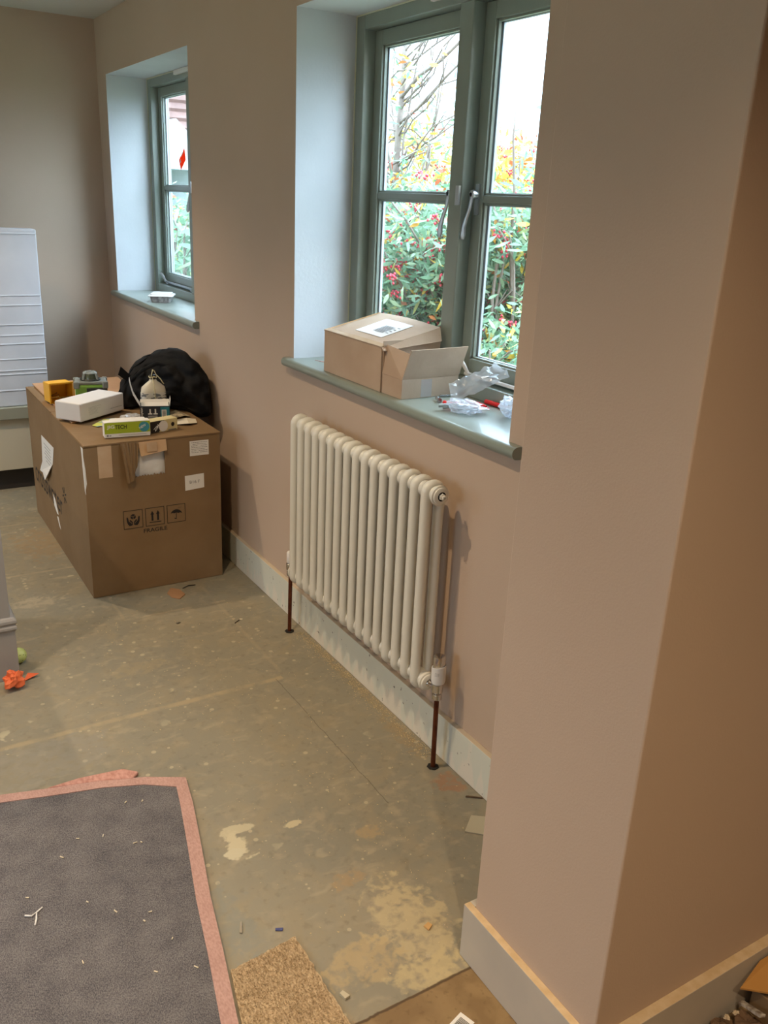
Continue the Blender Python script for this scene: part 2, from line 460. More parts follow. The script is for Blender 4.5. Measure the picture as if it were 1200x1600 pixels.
def film_mat(name, tint, k, rough=0.15, milky=0.15):
    """thin clear plastic film"""
    m = bpy.data.materials.new(name); m.use_nodes = True
    t = m.node_tree; t.nodes.clear()
    o = t.nodes.new('ShaderNodeOutputMaterial'); mx = t.nodes.new('ShaderNodeMixShader'); mx2 = t.nodes.new('ShaderNodeMixShader')
    tr = t.nodes.new('ShaderNodeBsdfTransparent'); gl = t.nodes.new('ShaderNodeBsdfGlossy'); df = t.nodes.new('ShaderNodeBsdfDiffuse'); tl = t.nodes.new('ShaderNodeBsdfTranslucent'); tl.inputs[0].default_value = (*tint, 1); dm = t.nodes.new('ShaderNodeMixShader')
    lw = t.nodes.new('ShaderNodeLayerWeight'); lw.inputs[0].default_value = k
    gl.inputs['Roughness'].default_value = rough; df.inputs[0].default_value = (*tint, 1); tr.inputs[0].default_value = (*tint, 1)
    mx2.inputs[0].default_value = milky
    t.links.new(tr.outputs[0], mx2.inputs[1]); t.links.new(df.outputs[0], dm.inputs[1]); t.links.new(tl.outputs[0], dm.inputs[2]); t.links.new(dm.outputs[0], mx2.inputs[2])
    pw = t.nodes.new('ShaderNodeMath'); pw.operation = 'MULTIPLY'; pw.inputs[1].default_value = 0.30
    t.links.new(lw.outputs['Facing'], pw.inputs[0]); t.links.new(pw.outputs[0], mx.inputs[0]); t.links.new(mx2.outputs[0], mx.inputs[1]); t.links.new(gl.outputs[0], mx.inputs[2])
    t.links.new(mx.outputs[0], o.inputs[0]); return m
M_FILM = film_mat('clear_polythene', (0.93, 0.96, 1.0), 0.45, 0.12, 0.34)
M_FILM2 = film_mat('milky_polythene', (0.92, 0.95, 1.0), 0.5, 0.2, 0.6)

# ------------------------------------------------------------------ the room shell
XW = 1.395; XO = 1.74; CH = 2.473; YB = 5.455
OPEN = [(1.647, 2.902), (3.96, 5.275)]
Z0, Z1 = 1.02, 2.185

def wall_with_holes(name, ys, holes, x0, x1, flip=False):
    mb = MB()
    ycuts = sorted(set([ys[0], ys[1]] + [q for h in holes for q in h[:2]]))
    zcuts = sorted(set([0, CH] + [q for h in holes for q in h[2:]]))
    def solid(yc, zc):
        if not (ys[0] < yc < ys[1] and 0 < zc < CH): return False
        return not any(h[0] < yc < h[1] and h[2] < zc < h[3] for h in holes)
    for i in range(len(ycuts) - 1):
        for j in range(len(zcuts) - 1):
            a, b, c, d = ycuts[i], ycuts[i + 1], zcuts[j], zcuts[j + 1]
            if not solid((a + b) / 2, (c + d) / 2): continue
            mb.mi = 0
            mb.quad((x0, a, c), (x0, a, d), (x0, b, d), (x0, b, c))
            mb.quad((x1, a, c), (x1, b, c), (x1, b, d), (x1, a, d))
    for h in holes:
        a, b, c, d = h
        mb.mi = 1
        mb.quad((x0, a, c), (x0, a, d), (x1, a, d), (x1, a, c))
        mb.quad((x0, b, c), (x1, b, c), (x1, b, d), (x0, b, d))
        mb.quad((x0, a, d), (x0, b, d), (x1, b, d), (x1, a, d))
        mb.quad((x0, a, c), (x1, a, c), (x1, b, c), (x0, b, c))
    mb.mi = 0
    a, b = ys
    mb.quad((x0, a, 0), (x1, a, 0), (x1, a, CH), (x0, a, CH)); mb.quad((x0, b, 0), (x0, b, CH), (x1, b, CH), (x1, b, 0))
    mb.quad((x0, a, CH), (x1, a, CH), (x1, b, CH), (x0, b, CH)); mb.quad((x0, a, 0), (x0, b, 0), (x1, b, 0), (x1, a, 0))
    o = mb.build(name, [M_WALL, M_REVEAL])
    bpy.context.view_layer.update()
    return struct(o)

wall_with_holes('wall_right', (1.10, YB + 0.3), [(a, b, Z0, Z1) for a, b in OPEN], XW, XO)
struct(MB().box(1.010, 2.6, 0.790, 1.157, 0, CH).build('wall_pier', M_WALL, bevel=0.004, seg=3))
struct(MB().box(-2.4, XW, YB, YB + 0.3, 0, CH).build('wall_back', M_WALL))
struct(MB().box(-2.4, 2.9, -2.8, -2.5, 0, CH).build('wall_front', M_WALL))
struct(MB().box(2.6, 2.9, -2.5, 1.157, 0, CH).build('wall_recess', M_WALL))
ADDED_REAR_WIN = (3.60, 5.00, 0.90, 2.10)
ADDED_SIDE_WIN = (0.35, 1.75, 0.95, 2.10)  # unseen opening added for daylight on the pier face
wall_with_holes('wall_left', (-2.8, YB + 0.3), [ADDED_REAR_WIN, ADDED_SIDE_WIN], -2.4, -2.1)
L_PLAN = [(-2.4, -2.8), (2.9, -2.8), (2.9, 1.157), (XO, 1.157), (XO, YB + .3), (-2.4, YB + .3)]
struct(MB().prism([(a, b, CH) for a, b in L_PLAN], (0, 0, .2)).build('ceiling', M_CEIL))
struct(MB().prism([(a, b, -.2) for a, b in L_PLAN], (0, 0, .2)).build('floor', M_FLOOR))

# unseen windows added in the left wall to bring daylight into the room
for wn_, (y0, y1, z0, z1) in (('added_window_3', ADDED_REAR_WIN), ('added_window_4', ADDED_SIDE_WIN)):
    ym = (y0 + y1) / 2
    d1 = struct(empty(wn_, (-2.25, ym, z0)))
    mb = MB()
    for a, b in ((y0, y0 + .06), (y1 - .06, y1), (ym - .03, ym + .03)): mb.box(-2.29, -2.22, a, b, z0, z1)
    for a, b in ((y0 + .06, ym - .03), (ym + .03, y1 - .06)): mb.box(-2.29, -2.22, a, b, z0, z0 + .06).box(-2.29, -2.22, a, b, z1 - .06, z1)
    mb.build('window_frame', M_GREEN, d1)
    MB().box(-2.254, -2.250, y0 + .06, y1 - .06, z0 + .06, z1 - .06).build('pane', M_GLASS, d1)
    L = bpy.data.lights.new('side_portal', 'AREA'); L.shape = 'RECTANGLE'; L.size = y1 - y0; L.size_y = z1 - z0; L.cycles.is_portal = True
    o = bpy.data.objects.new('side_portal', L); COL.objects.link(o)
    o.matrix_world = Matrix.Translation((-2.41, ym, (z0 + z1) / 2)) @ Matrix(((0, 0, -1, 0), (-1, 0, 0, 0), (0, 1, 0, 0), (0, 0, 0, 1)))

# skirtings: painted face, raw top
def skirt(name, x0, x1, y0, y1, h, M, topM, parent=None):
    mb = MB(); mb.box(x0, x1, y0, y1, 0.001, h)
    mb.m = [0, 1, 0, 0, 0, 0]
    return mb
b1 = skirt('b', 1.377, XW, 1.157, YB, .144, 0, 0)
struct(b1.build('baseboard_right', [M_SKIRT, mat('dusty_skirting_top', (200, 184, 158), .8, rgb2=(186, 174, 158), scale=7)], bevel=0.0015))
mb = MB()
mb.box(.993, 1.010, .768, 1.176, .001, .145); mb.m = [0, 1, 0, 0, 0, 0]
mb.box(1.010, XW - .019, 1.157, 1.176, .001, .145); mb.m += [0, 1, 0, 0, 0, 0]
struct(mb.build('baseboard_pier', [M_PSKIRT, M_MDF], bevel=0.0012))
mb = MB(); mb.box(.993, 2.6, .768, .790, .001, .145); mb.m = [0, 1, 0, 0, 0, 0]
struct(mb.build('baseboard_recess', [M_PSKIRT, M_MDF], bevel=0.0012))
mb = MB(); mb.box(-2.1, 1.377, YB - .018, YB, .001, .144); mb.m = [0, 1, 0, 0, 0, 0]
struct(mb.build('baseboard_back', [M_SKIRT, M_MDF], bevel=0.0015))

# ------------------------------------------------------------------ windows
def window(name, y0, y1, stay_side=1):
    XF = 1.620
    root = struct(empty(name, (XF, (y0 + y1) / 2, 1.04)))
    zb, zt = 1.043, Z1
    jw = .055; hd = .045; br = .046
    yc = (y0 + y1) / 2 - .006
    mw = .0325
    mb = MB()
    mb.box(XF, 1.710, y0, y0 + jw, zb, zt).box(XF, 1.710, y1 - jw, y1, zb, zt)
    mb.box(XF, 1.710, yc - mw, yc + mw, zb + br, zt - hd)
    mb.box(XF, 1.710, y0 + jw, y1 - jw, zt - hd, zt).box(XF, 1.710, y0 + jw, y1 - jw, zb, zb + br)
    mb.build('window_frame', M_GREEN, root, bevel=0.003)
    # sealant line round the frame
    mb = MB()
    for a, b in ((y0, y0 + .004), (y1 - .004, y1)): mb.box(XF - .003, XF + .002, a, b, zb, zt)
    mb.box(XF - .003, XF + .002, y0 + .004, y1 - .004, zt - .004, zt)
    mb.build('sealant_bead', M_CREAM, root)
    # two casements
    for k, (a, b) in enumerate(((y0 + jw, yc - mw), (yc + mw, y1 - jw))):
        a += .002; b -= .002
        c0, c1 = zb + br + .002, zt - hd - .002
        cs = empty('casement', (1.662, (a + b) / 2, c0)); cs.parent = root
        cs.location = wm(root).inverted() @ Vector((1.662, (a + b) / 2, c0))
        st = .046
        mb = MB()
        mb.box(1.662, 1.702, a, a + st, c0, c1).box(1.662, 1.702, b - st, b, c0, c1)
        mb.box(1.662, 1.702, a + st, b - st, c1 - st, c1).box(1.662, 1.702, a + st, b - st, c0, c0 + .058)
        mb.build('stiles_and_rails', M_GREEN, cs, bevel=0.002)
        g0, g1, h0, h1 = a + st, b - st, c0 + .058, c1 - st
        zm = 1.620
        mb = MB()
        for (q0, q1) in ((h0, zm - .011), (zm + .011, h1)):
            for (p0, p1) in ((g0, g0 + .006), (g1 - .006, g1)):
                mb.box(1.670, 1.681, p0, p1, q0, q1)
            mb.box(1.670, 1.681, g0, g1, q0, q0 + .006); mb.box(1.670, 1.681, g0, g1, q1 - .006, q1)
        mb.build('glazing_bead', M_GREEN, cs, bevel=0.001)
        mb = MB()
        mb.box(1.664, 1.702, g0, g1, zm - .011, zm + .011)
        mb.build('glazing_bar', M_GREEN, cs, bevel=0.003)
        mb = MB()
        for (q0, q1) in ((h0, zm - .011), (zm + .011, h1)):
            for (p0, p1) in ((g0, g0 + .011), (g1 - .011, g1)):
                mb.box(1.685, 1.693, p0, p1, q0, q1)
            mb.box(1.685, 1.693, g0, g1, q0, q0 + .008); mb.box(1.685, 1.693, g0, g1, q1 - .008, q1)
        mb.build('spacer_strip', M_SPACER, cs)
        mb = MB()
        mb.box(1.681, 1.684, g0 - .002, g1 + .002, h0 - .002, h1 + .002)
        mb.box(1.694, 1.697, g0 - .002, g1 + .002, h0 - .002, h1 + .002)
        mb.build('pane', M_GLASS, cs)
        # lever fastener
        yh = (b - st / 2 - .003) if k == 0 else (a + st / 2 + .003)
        s_ = 1
        mb = MB()
        mb.box(1.656, 1.663, yh - .008, yh + .008, 1.575, 1.662)
        mb.lathe((1.658, yh, 1.632), [(.010, 0), (.010, .018), (.007, .024)], (-1, 0, 0), 16)
        mb.tube([(1.640, yh, 1.632), (1.636, yh - .002, 1.615), (1.636, yh + .004, 1.592), (1.635, yh + .016, 1.565), (1.633, yh + .024, 1.54), (1.631, yh + .022, 1.515), (1.630, yh + .020, 1.503)],
                [.0080, .0075, .0070, .0078, .0105, .0120, .007], 12, flat=.55, up=(0, 1, 0))
        mb.lathe((1.648, yh, 1.632), [(.012, 0), (.013, .004), (.012, .011), (.006, .014)], (-1, 0, 0), 16)
        if k == 0:
            mb.box(1.612, 1.620, yc - mw + .004, yc - mw + .020, 1.600, 1.655)
        mb.build('fastener', M_BRUSH, cs, smooth=True)
        # stay on the bottom rail
        ya, yb_ = (a + .03, b - .05)
        mb = MB()
        mb.box(1.640, 1.652, ya, yb_, c0 + .010, c0 + .018)
        mb.box(1.640, 1.662, ya + .02, ya + .05, c0 - .001, c0 + .012).box(1.640, 1.662, yb_ - .06, yb_ - .03, c0 - .001, c0 + .012)
        mb.tube([(1.646, yb_ - .02, c0 + .014), (1.642, yb_ - .012, c0 + .022), (1.636, yb_ - .006, c0 + .036), (1.630, yb_ + .004, c0 + .052), (1.626, yb_ + .016, c0 + .058), (1.624, yb_ + .028, c0 + .052)],
                [.004, .006, .007, .007, .006, .004], 10, flat=.6)
        mb.build('casement_stay', M_BRUSH if name == 'window_2' else M_WHITEP, cs, smooth=True)
    # sill board with rounded nose
    mb = MB()
    n = 8; zc = 1.0265; r = .0165; xt = 1.362 + r
    prof = [(1.735, zc + r)] + [(xt - r * math.sin(math.pi * i / n), zc + r * math.cos(math.pi * i / n)) for i in range(n + 1)] + [(1.735, zc - r)]
    # inside the opening
    mb.prism([(x, y0 + .0005, z) for x, z in prof], (0, y1 - y0 - .001, 0))
    prof2 = [(XW - .0005, zc + r)] + prof[1:-1] + [(XW - .0005, zc - r)]
    mb.prism([(x, y0 - .055, z) for x, z in prof2], (0, .0555, 0))
    mb.prism([(x, y1 - .0005, z) for x, z in prof2], (0, .0405, 0))
    mb.build('window_sill', M_GREEN, root, smooth=True)
    # little white block under the soffit
    MB().box(1.606, 1.620, yc - .05, yc + .17, 2.162, 2.184).build('head_bracket', M_WHITEP, root, bevel=.001)
    return root
W1 = window('window_1', *OPEN[0])
W2 = window('window_2', *OPEN[1])

for (a, b) in OPEN:
    L = bpy.data.lights.new('window_portal', 'AREA'); L.shape = 'RECTANGLE'; L.size = b - a; L.size_y = Z1 - Z0; L.cycles.is_portal = True
    o = bpy.data.objects.new('window_portal', L); COL.objects.link(o)
    o.matrix_world = Matrix.Translation((1.77, (a + b) / 2, (Z0 + Z1) / 2)) @ Matrix(((0, 0, 1, 0), (1, 0, 0, 0), (0, 1, 0, 0), (0, 0, 0, 1)))
# recessed ceiling lamps, some of them added unseen to light the pier
M_LED = bpy.data.materials.new('lamp_lens'); M_LED.use_nodes = True
bb = M_LED.node_tree.nodes['Principled BSDF']; bb.inputs['Emission Color'].default_value = (*LAMP_COL, 1); bb.inputs['Emission Strength'].default_value = 6
for i, (lx, ly) in enumerate(LAMPS):
    r = empty('ceiling_downlight', (lx, ly, CH), 'round recessed downlight glowing warm white in the ceiling', 'downlight', 'recessed ceiling downlights')
    MB().lathe((lx, ly, CH - .006), [(.030, 0), (.042, 0), (.045, .006), (.030, .006)], n=32).build('bezel', M_WHITEP, r, smooth=True)
    MB().lathe((lx, ly, CH - .004), [(.029, 0), (.029, .003)], n=24).build('lens', M_LED, r)
    ld = bpy.data.lights.new('downlight_lamp', 'SPOT'); ld.energy = LAMP_W * 9; ld.color = LAMP_COL; ld.spot_size = math.radians(118); ld.spot_blend = 0.85; ld.shadow_soft_size = 0.022
    lo = bpy.data.objects.new('downlight_lamp', ld); COL.objects.link(lo); lo.parent = r; lo.location = (0, 0, -.02)

# ------------------------------------------------------------------ radiator
RX = 1.3125; XA, XB = 1.2905, 1.3345; RZ0, RZ1 = .247, .893; NS = 16; YN, YFAR = 1.848, 2.672
rad = empty('column_radiator', (RX, (YN + YFAR) / 2, 0), 'white two-column radiator of sixteen sections under the near window', 'radiator')
pitch = (YFAR - YN) / (NS - 1)
def section(y):
    mb = MB(); r = .0150
    def col_head(z_out, z_in, sgn):
        rb = .020
        pts = []
        for i in range(7):
            a = math.pi / 2 * i / 6
            pts.append((XA + rb - rb * math.cos(a), y, z_out - sgn * rb + sgn * rb * math.sin(a)))
        for i in range(7):
            a = math.pi / 2 * (1 - i / 6)
            pts.append((XB - rb + rb * math.cos(a), y, z_out - sgn * rb + sgn * rb * math.sin(a)))
        return pts
    top = col_head(RZ1 - r, 0, 1); bot = col_head(RZ0 + r, 0, -1)
    loop = [(XA, y, RZ0 + .06)] + [(XA, y, RZ1 - .06)] + top + [(XB, y, RZ1 - .06), (XB, y, RZ0 + .06)] + bot[::-1] + [(XA, y, RZ0 + .06)]
    mb.tube(loop, r, 14, cap=False, up=(0, 1, 0))
    # webs and hubs
    for zc in (RZ1 - .036, RZ0 + .036):
        mb.lathe((RX, y - .0135, zc), [(.012, 0), (.024, .003), (.029, .0135), (.024, .024), (.012, .027)], (0, 1, 0), 22)
        mb.lathe((RX, y - pitch / 2 - .0005, zc), [(.016, 0), (.0225, .002), (.0235, pitch / 2), (.0225, pitch - .001), (.016, pitch + .001)], (0, 1, 0), 22)
    return mb
sec0 = section(YN).build('column_section', M_RAD, rad, smooth='full')
for i in range(1, NS):
    c = dup(sec0, parent=rad); c.location = (0, pitch * i, 0)
for zc in (RZ1 - .036, RZ0 + .036):
    for yy, sg in ((YN - pitch / 2, -1), (YFAR + pitch / 2, 1)):
        if sg == 1 and zc > .5: continue
        MB().lathe((RX, yy, zc), [(.023, -.002 * 0), (.0285, .001), (.0285, .008), (.024, .010), (.024, .014), (.021, .016)], (0, sg, 0), 28).build('end_bush', M_RAD, rad, smooth=True)
yy = YN - pitch / 2 - .016
MB().lathe((RX, yy + .004, RZ1 - .036), [(.013, 0), (.013, .0045)], (0, -1, 0), 20).build('vent_seat', M_DARK, rad)
mb = MB().lathe((RX, yy, RZ1 - .036), [(.010, -.001), (.010, .006), (.0065, .008), (.0065, .014), (.003, .0145), (.003, .010)], (0, -1, 0), 6)
mb.build('air_vent', M_RAD, rad, smooth=True)
for yv, sg, xp, nm in ((1.778, 1, 1.325, 'n'), (2.762, -1, 1.322, 'f')):
    zc = RZ0 + .036 if nm == 'n' else RZ0 + .036
    vz = .283
    v = MB()
    v.lathe((xp, yv, .240), [(.0125, 0), (.0145, .002), (.0145, .016), (.012, .018), (.0125, .022), (.0165, .026), (.0165, .05), (.013, .054)], n=20)
    v.tube([(xp, yv, vz - .012), (xp, yv + sg * .012, vz - .010), (RX, yv + sg * .03, vz)], .0095, 14)
    v.lathe((RX, yv + sg * .026, vz), [(.011, 0), (.0155, .002), (.0155, .012), (.010, .014)], (0, sg, 0), 6)
    v.lathe((RX, yv + sg * .038, vz), [(.009, 0), (.020, .001), (.020, .003), (.009, .004)], (0, sg, 0), 20)
    vo = v.build('valve_body', M_CHROME, rad, smooth=True)
    if nm == 'n':
        n_ = 28; ring = []
        prof = [(.0175, 0), (.0205, .003), (.0212, .010), (.0212, None)]
        rr = []
        for rad_, h in ((.0165, .000), (.0195, .002), (.0210, .010)):
            rr.append([Vector((xp + rad_ * math.cos(2 * math.pi * k / n_), yv + rad_ * math.sin(2 * math.pi * k / n_), .294 + h)) for k in range(n_)])
        for rad_, in ((.0212,), (.0190,)):
            rr.append([Vector((xp + rad_ * math.cos(2 * math.pi * k / n_), yv + rad_ * math.sin(2 * math.pi * k / n_), .342 + .012 * abs(math.cos(math.pi * k / n_ + .5)))) for k in range(n_)])
        rr.append([Vector((xp + .0188 * math.cos(2 * math.pi * k / n_), yv + .0188 * math.sin(2 * math.pi * k / n_), .300)) for k in range(n_)])
        MB().rings(rr).build('thermostat_sleeve', M_WHITEP, vo, smooth=True)
        MB().lathe((xp, yv, .300), [(.0165, 0), (.0175, .002), (.0175, .077), (.0165, .0815), (.013, .083)], n=24).build('thermostat_cap', M_CHROME, vo, smooth=True)
        sl = MB()
        for k in range(3):
            for a in range(4):
                th = math.radians(205 + a * 9)
                th2 = math.radians(205 + a * 9 + 6)
                z_ = .334 - k * .004
                sl.quad(*[(xp + .02125 * math.cos(q), yv + .02125 * math.sin(q), zz) for q, zz in ((th, z_), (th2, z_), (th2, z_ + .0012), (th, z_ + .0012))])
        sl.build('printed_marks', M_GREYPR, vo)
    else:
        MB().lathe((xp, yv, .294), [(.014, 0), (.0155, .003), (.0155, .040), (.013, .044)], n=24).build('lockshield_cap', M_WHITEP, vo, smooth=True)
    px, py = (1.332, 1.782) if nm == 'n' else (1.321, 2.766)
    MB().tube([(xp, yv, .242), ((xp + px) / 2, (yv + py) / 2, .12), (px, py, -.01)], .0075, 14).build('copper_pipe', M_COPPER, rad, smooth=True)
    MB().lathe((px, py, .001), [(.019, 0), (.018, .0015), (.008, .002)], n=7).build('pipe_hole_rim', M_DARK, rad)
for yy in (1.99, 2.53):
    for zz in (.36, .80):
        mb = MB()
        mb.box(1.347, XW, yy - .012, yy + .012, zz - .03, zz + .03)
        mb.box(1.33, 1.348, yy - .004, yy + .004, zz - .012, zz + .012)
        mb.build('wall_bracket', M_WHITEP, rad)

# ------------------------------------------------------------------ the large carton
BX0, BX1, BY0, BY1, BH = .723, 1.285, 3.385, 4.56, .652
card = empty('shipping_carton', (1.0, 3.97, 0), 'large brown shipping carton printed FRAGILE standing by the back corner', 'box')
th = .006
mb = MB()
mb.box(BX0, BX0 + th, BY0 + th, BY1, .002, BH)          # left side
mb.box(BX1 - th, BX1, BY0 + th, BY1, .002, BH)
mb.box(BX0 + th, BX1 - th, BY1 - th, BY1, .002, BH)
mb.box(BX0 + th, BX1 - th, BY0 + th, BY1 - th, .002, .008)
# front with the torn hole
hx0, hx1, hz0, hz1 = .922, 1.046, .503, .640
mb.box(BX0, hx0, BY0, BY0 + th, .002, BH).box(hx1, BX1, BY0, BY0 + th, .002, BH)
mb.box(hx0, hx1, BY0, BY0 + th, .002, hz0).box(hx0, hx1, BY0, BY0 + th, hz1, BH)
for k in range(10):   # ragged lower edge
    a = hx0 + (hx1 - hx0) * k / 10; b = hx0 + (hx1 - hx0) * (k + 1) / 10
    mb.prism([(a, BY0 + .0005, hz0 - .001), (b, BY0 + .0005, hz0 - .001), ((a + b) / 2 + random.uniform(-.004, .004), BY0 + .0005, hz0 + random.uniform(.002, .009))], (0, th - .001, 0))
mb.build('carton_body', M_CARD, card)
mb = MB()
mb.hexa([(BX0, BY0 - .004, BH - .004), (BX1 + .002, BY0 - .004, BH + .001), (BX1 + .002, 3.98, BH + .001), (BX0, 3.98, BH + .001)],
        [(BX0 + .002, BY0 - .004, BH + .003), (BX1 + .002, BY0 - .004, BH + .007), (BX1 + .002, 3.98, BH + .006), (BX0 + .002, 3.98, BH + .006)])
mb.hexa([(BX0, 3.985, BH + .001), (BX1, 3.985, BH + .001), (BX1, BY1, BH + .001), (BX0, BY1, BH + .001)],
        [(BX0, 3.985, BH + .006), (BX1, 3.985, BH + .006), (BX1, BY1, BH + .006), (BX0, BY1, BH + .006)])
mb.build('top_flap', M_CARD, card, bevel=.001)
# white filling behind the tear
P = []
for i in range(13):
    row = []
    for j in range(13):
        u, v = i / 12, j / 12
        q = Vector((hx0 - .02 + (hx1 - hx0 + .04) * u, 0, hz0 - .02 + (hz1 - hz0 + .03) * v))
        q.y = BY0 + .018 - .012 * math.sin(math.pi * u) * math.sin(math.pi * v) + .008 * noise.noise(q * 40)
        row.append(q)
    P.append(row)
MB().grid(P).build('white_foam_packing', M_PAPER, card, smooth='full', solid=.002)
# torn, pleated strip hanging left of the hole
P = []
for i in range(17):
    u = i / 16
    row = []
    for j in range(9):
        v = j / 8
        x = .866 + .072 * u + (.014 * v if u < .5 else -.022 * v * (u - .3)) + .004 * v
        z = .652 - (.165 - .07 * u ** 2) * v
        y = BY0 - .006 - .007 * abs(math.sin(u * math.pi * 4.5 + v * .6)) - .010 * math.sin(v * math.pi * .6)
        row.append((x, y, z))
    P.append(row)
MB().grid(P).build('torn_pleated_flap', M_CARD, card, solid=.002)
mb = MB(); mb.hexa([(.944, BY0 - .020, .592), (1.053, BY0 - .018, .607), (1.053, BY0 - .013, .607), (.944, BY0 - .015, .592)],
                   [(.936, BY0 - .004, .648), (1.053, BY0 - .004, .652), (1.053, BY0 + .001, .652), (.936, BY0 + .001, .648)])
mb.build('folded_flap', M_CARDIN, card, bevel=.002)
# tape, labels
FR = Plane((0, BY0, 0), (1, 0, 0), (0, 0, 1))
mb = MB(); FR.rect(mb, .778, .515, .832, .650); mb.build('tape_strip', M_TAPE, card)
mb = MB(); FR.rect(mb, .968, .610, 1.010, .648, .0215, .0006); mb.build('tape_strip', M_TAPE, card)
def label(pl_, a0, b0, a1, b1, lines, seed, name='paper_label'):
    mb = MB(); pl_.rect(mb, a0, b0, a1, b1, .0003, .0006); lab = mb.build(name, M_PAPER, card)
    rs = random.Random(seed); t = MB(); W = a1 - a0; H = b1 - b0
    for k in range(lines):
        y = b1 - H * (.13 + .78 * k / lines); x = a0 + W * .08
        while x < a1 - W * .12:
            w_ = rs.uniform(.03, .14) * W
            if rs.random() < .85: pl_.rect(t, x, y, min(x + w_, a1 - W * .06), y + H * .028, .001, .0003)
            x += w_ + W * .02
    t.build('printed_lines', M_GREYPR, lab); return lab
label(FR, 1.153, .566, 1.235, .630, 7, 1)
l2 = MB(); FR.poly(l2, [(1.128, .417), (1.211, .423), (1.211, .486), (1.128, .482)], .0003, .0006); l2o = l2.build('paper_label', M_PAPER, card)
text('B16 F', (1.148, BY0, .446), (1, 0, 0), (0, 0, 1), .013, .044, M_GREYPR, l2o, 'handwriting', off=.0013)
# transit marks
ic = MB()
def frame(a0, b0, a1, b1, t=.0022):
    FR.rect(ic, a0, b0, a1, b0 + t); FR.rect(ic, a0, b1 - t, a1, b1); FR.rect(ic, a0, b0 + t, a0 + t, b1 - t); FR.rect(ic, a1 - t, b0 + t, a1, b1 - t)
I1, I2, I3 = (.863, .283), (.954, .283), (1.045, .283)
for a, b in (I1, I2, I3): frame(a, b, a + .080, b + .080)
# hands and parcel
def P_(o, pts): FR.poly(ic, [(o[0] + a * .08, o[1] + b * .08) for a, b in pts])
for s_ in (1, -1):
    g = lambda q: [(.5 + s_ * (a - .5), b) for a, b in q]
    P_(I1, g([(.16, .62), (.20, .66), (.24, .60), (.27, .42), (.40, .30), (.44, .18), (.30, .16), (.22, .26), (.17, .40)]))
    P_(I1, g([(.30, .44), (.35, .50), (.47, .36), (.47, .20), (.43, .20), (.42, .32)]))
P_(I1, [(.5, .66), (.62, .73), (.5, .80), (.38, .73)]); P_(I1, [(.37, .70), (.485, .635), (.485, .50), (.37, .57)]); P_(I1, [(.63, .70), (.515, .635), (.515, .50), (.63, .57)])
for cx in (.36, .66):
    P_(I2, [(cx - .05, .28), (cx + .05, .28), (cx + .05, .64), (cx - .05, .64)]); P_(I2, [(cx - .10, .62), (cx + .10, .62), (cx, .82)])
P_(I2, [(.20, .17), (.82, .17), (.82, .21), (.20, .21)])
P_(I3, [(.20, .52), (.26, .62), (.36, .69), (.47, .72), (.58, .71), (.69, .66), (.77, .58), (.82, .48), (.70, .53), (.62, .50), (.5, .55), (.40, .51), (.30, .55)])
P_(I3, [(.485, .54), (.515, .54), (.515, .22), (.485, .22)]); P_(I3, [(.42, .26), (.515, .22), (.50, .18), (.42, .19), (.39, .26)])
for a in (.60, .68, .76, .64, .72): P_(I3, [(a, .76 + (a * 7 % .06)), (a + .015, .80 + (a * 7 % .06)), (a + .022, .79 + (a * 7 % .06)), (a + .007, .75 + (a * 7 % .06))])
ic.build('transit_symbols', M_BLACK, card)
text('FRAGILE', (.944, BY0, .2565), (1, 0, 0), (0, 0, 1), .017, .100, M_BLACK, card, bold=.012)
# left side: logo lettering, star, torn label, scuffs showing white
LF = Plane((BX0, 0, 0), (0, -1, 0), (0, 0, 1))
text('crosswater', (BX0, 4.50, .195), (0, -1, 0), (0, 0, 1), .085, .62, M_BLACK, card, 'logo_lettering')
mb = MB()
for k in range(6):
    a = math.radians(60 * k + 20); c = (-3.82, .318)
    d = Vector((math.cos(a), math.sin(a))); n_ = Vector((-d.y, d.x)) * .004
    LF.poly(mb, [(c[0] + d.x * .012 + n_.x, c[1] + d.y * .012 + n_.y), (c[0] + d.x * .040 + n_.x, c[1] + d.y * .040 + n_.y), (c[0] + d.x * .040 - n_.x, c[1] + d.y * .040 - n_.y), (c[0] + d.x * .012 - n_.x, c[1] + d.y * .012 - n_.y)])
mb.build('logo_star', M_BLACK, card)
mb = MB(); LF.poly(mb, [(-4.245, .488), (-4.28, .35), (-4.366, .280), (-4.177, .300), (-4.022, .405), (-3.97, .495)], .0004, .0008)
lab = mb.build('torn_paper_label', M_PAPER, card)
t = MB()
for k in range(6):
    LF.rect(t, -4.20 + .012 * (k % 3), .46 - k * .016, -4.05 - .01 * (k % 2), .4625 - k * .016, .0014, .0003)
t.build('printed_lines', M_GREYPR, lab)
mb = MB()
mb.prism([LF.p(-4.30, .30, .002), LF.p(-4.03, .40, .002), LF.p(-4.10, .330, .016), LF.p(-4.18, .285, .014)], LF.n * .0008)
mb.build('curled_corner', M_PAPER, lab)
mb = MB()
LF.poly(mb, [(-4.08, .245), (-4.03, .225), (-3.99, .170), (-4.02, .165), (-4.075, .19)][::-1]); LF.poly(mb, [(-4.03, .150), (-4.0, .155), (-3.965, .105), (-3.99, .112)][::-1])
jag = [(-3.425, .644)] + [(-3.405 + .004 * math.sin(k * 3.1), .64 - k * .02) for k in range(9)] + [(-3.389, .458)] + [(-3.398 - .018 * math.sin(math.pi * k / 8) - .003 * math.sin(k * 5), .475 + k * .02) for k in range(8)]
mb.build('white_scuff', M_PAPER, card)
mb = MB()
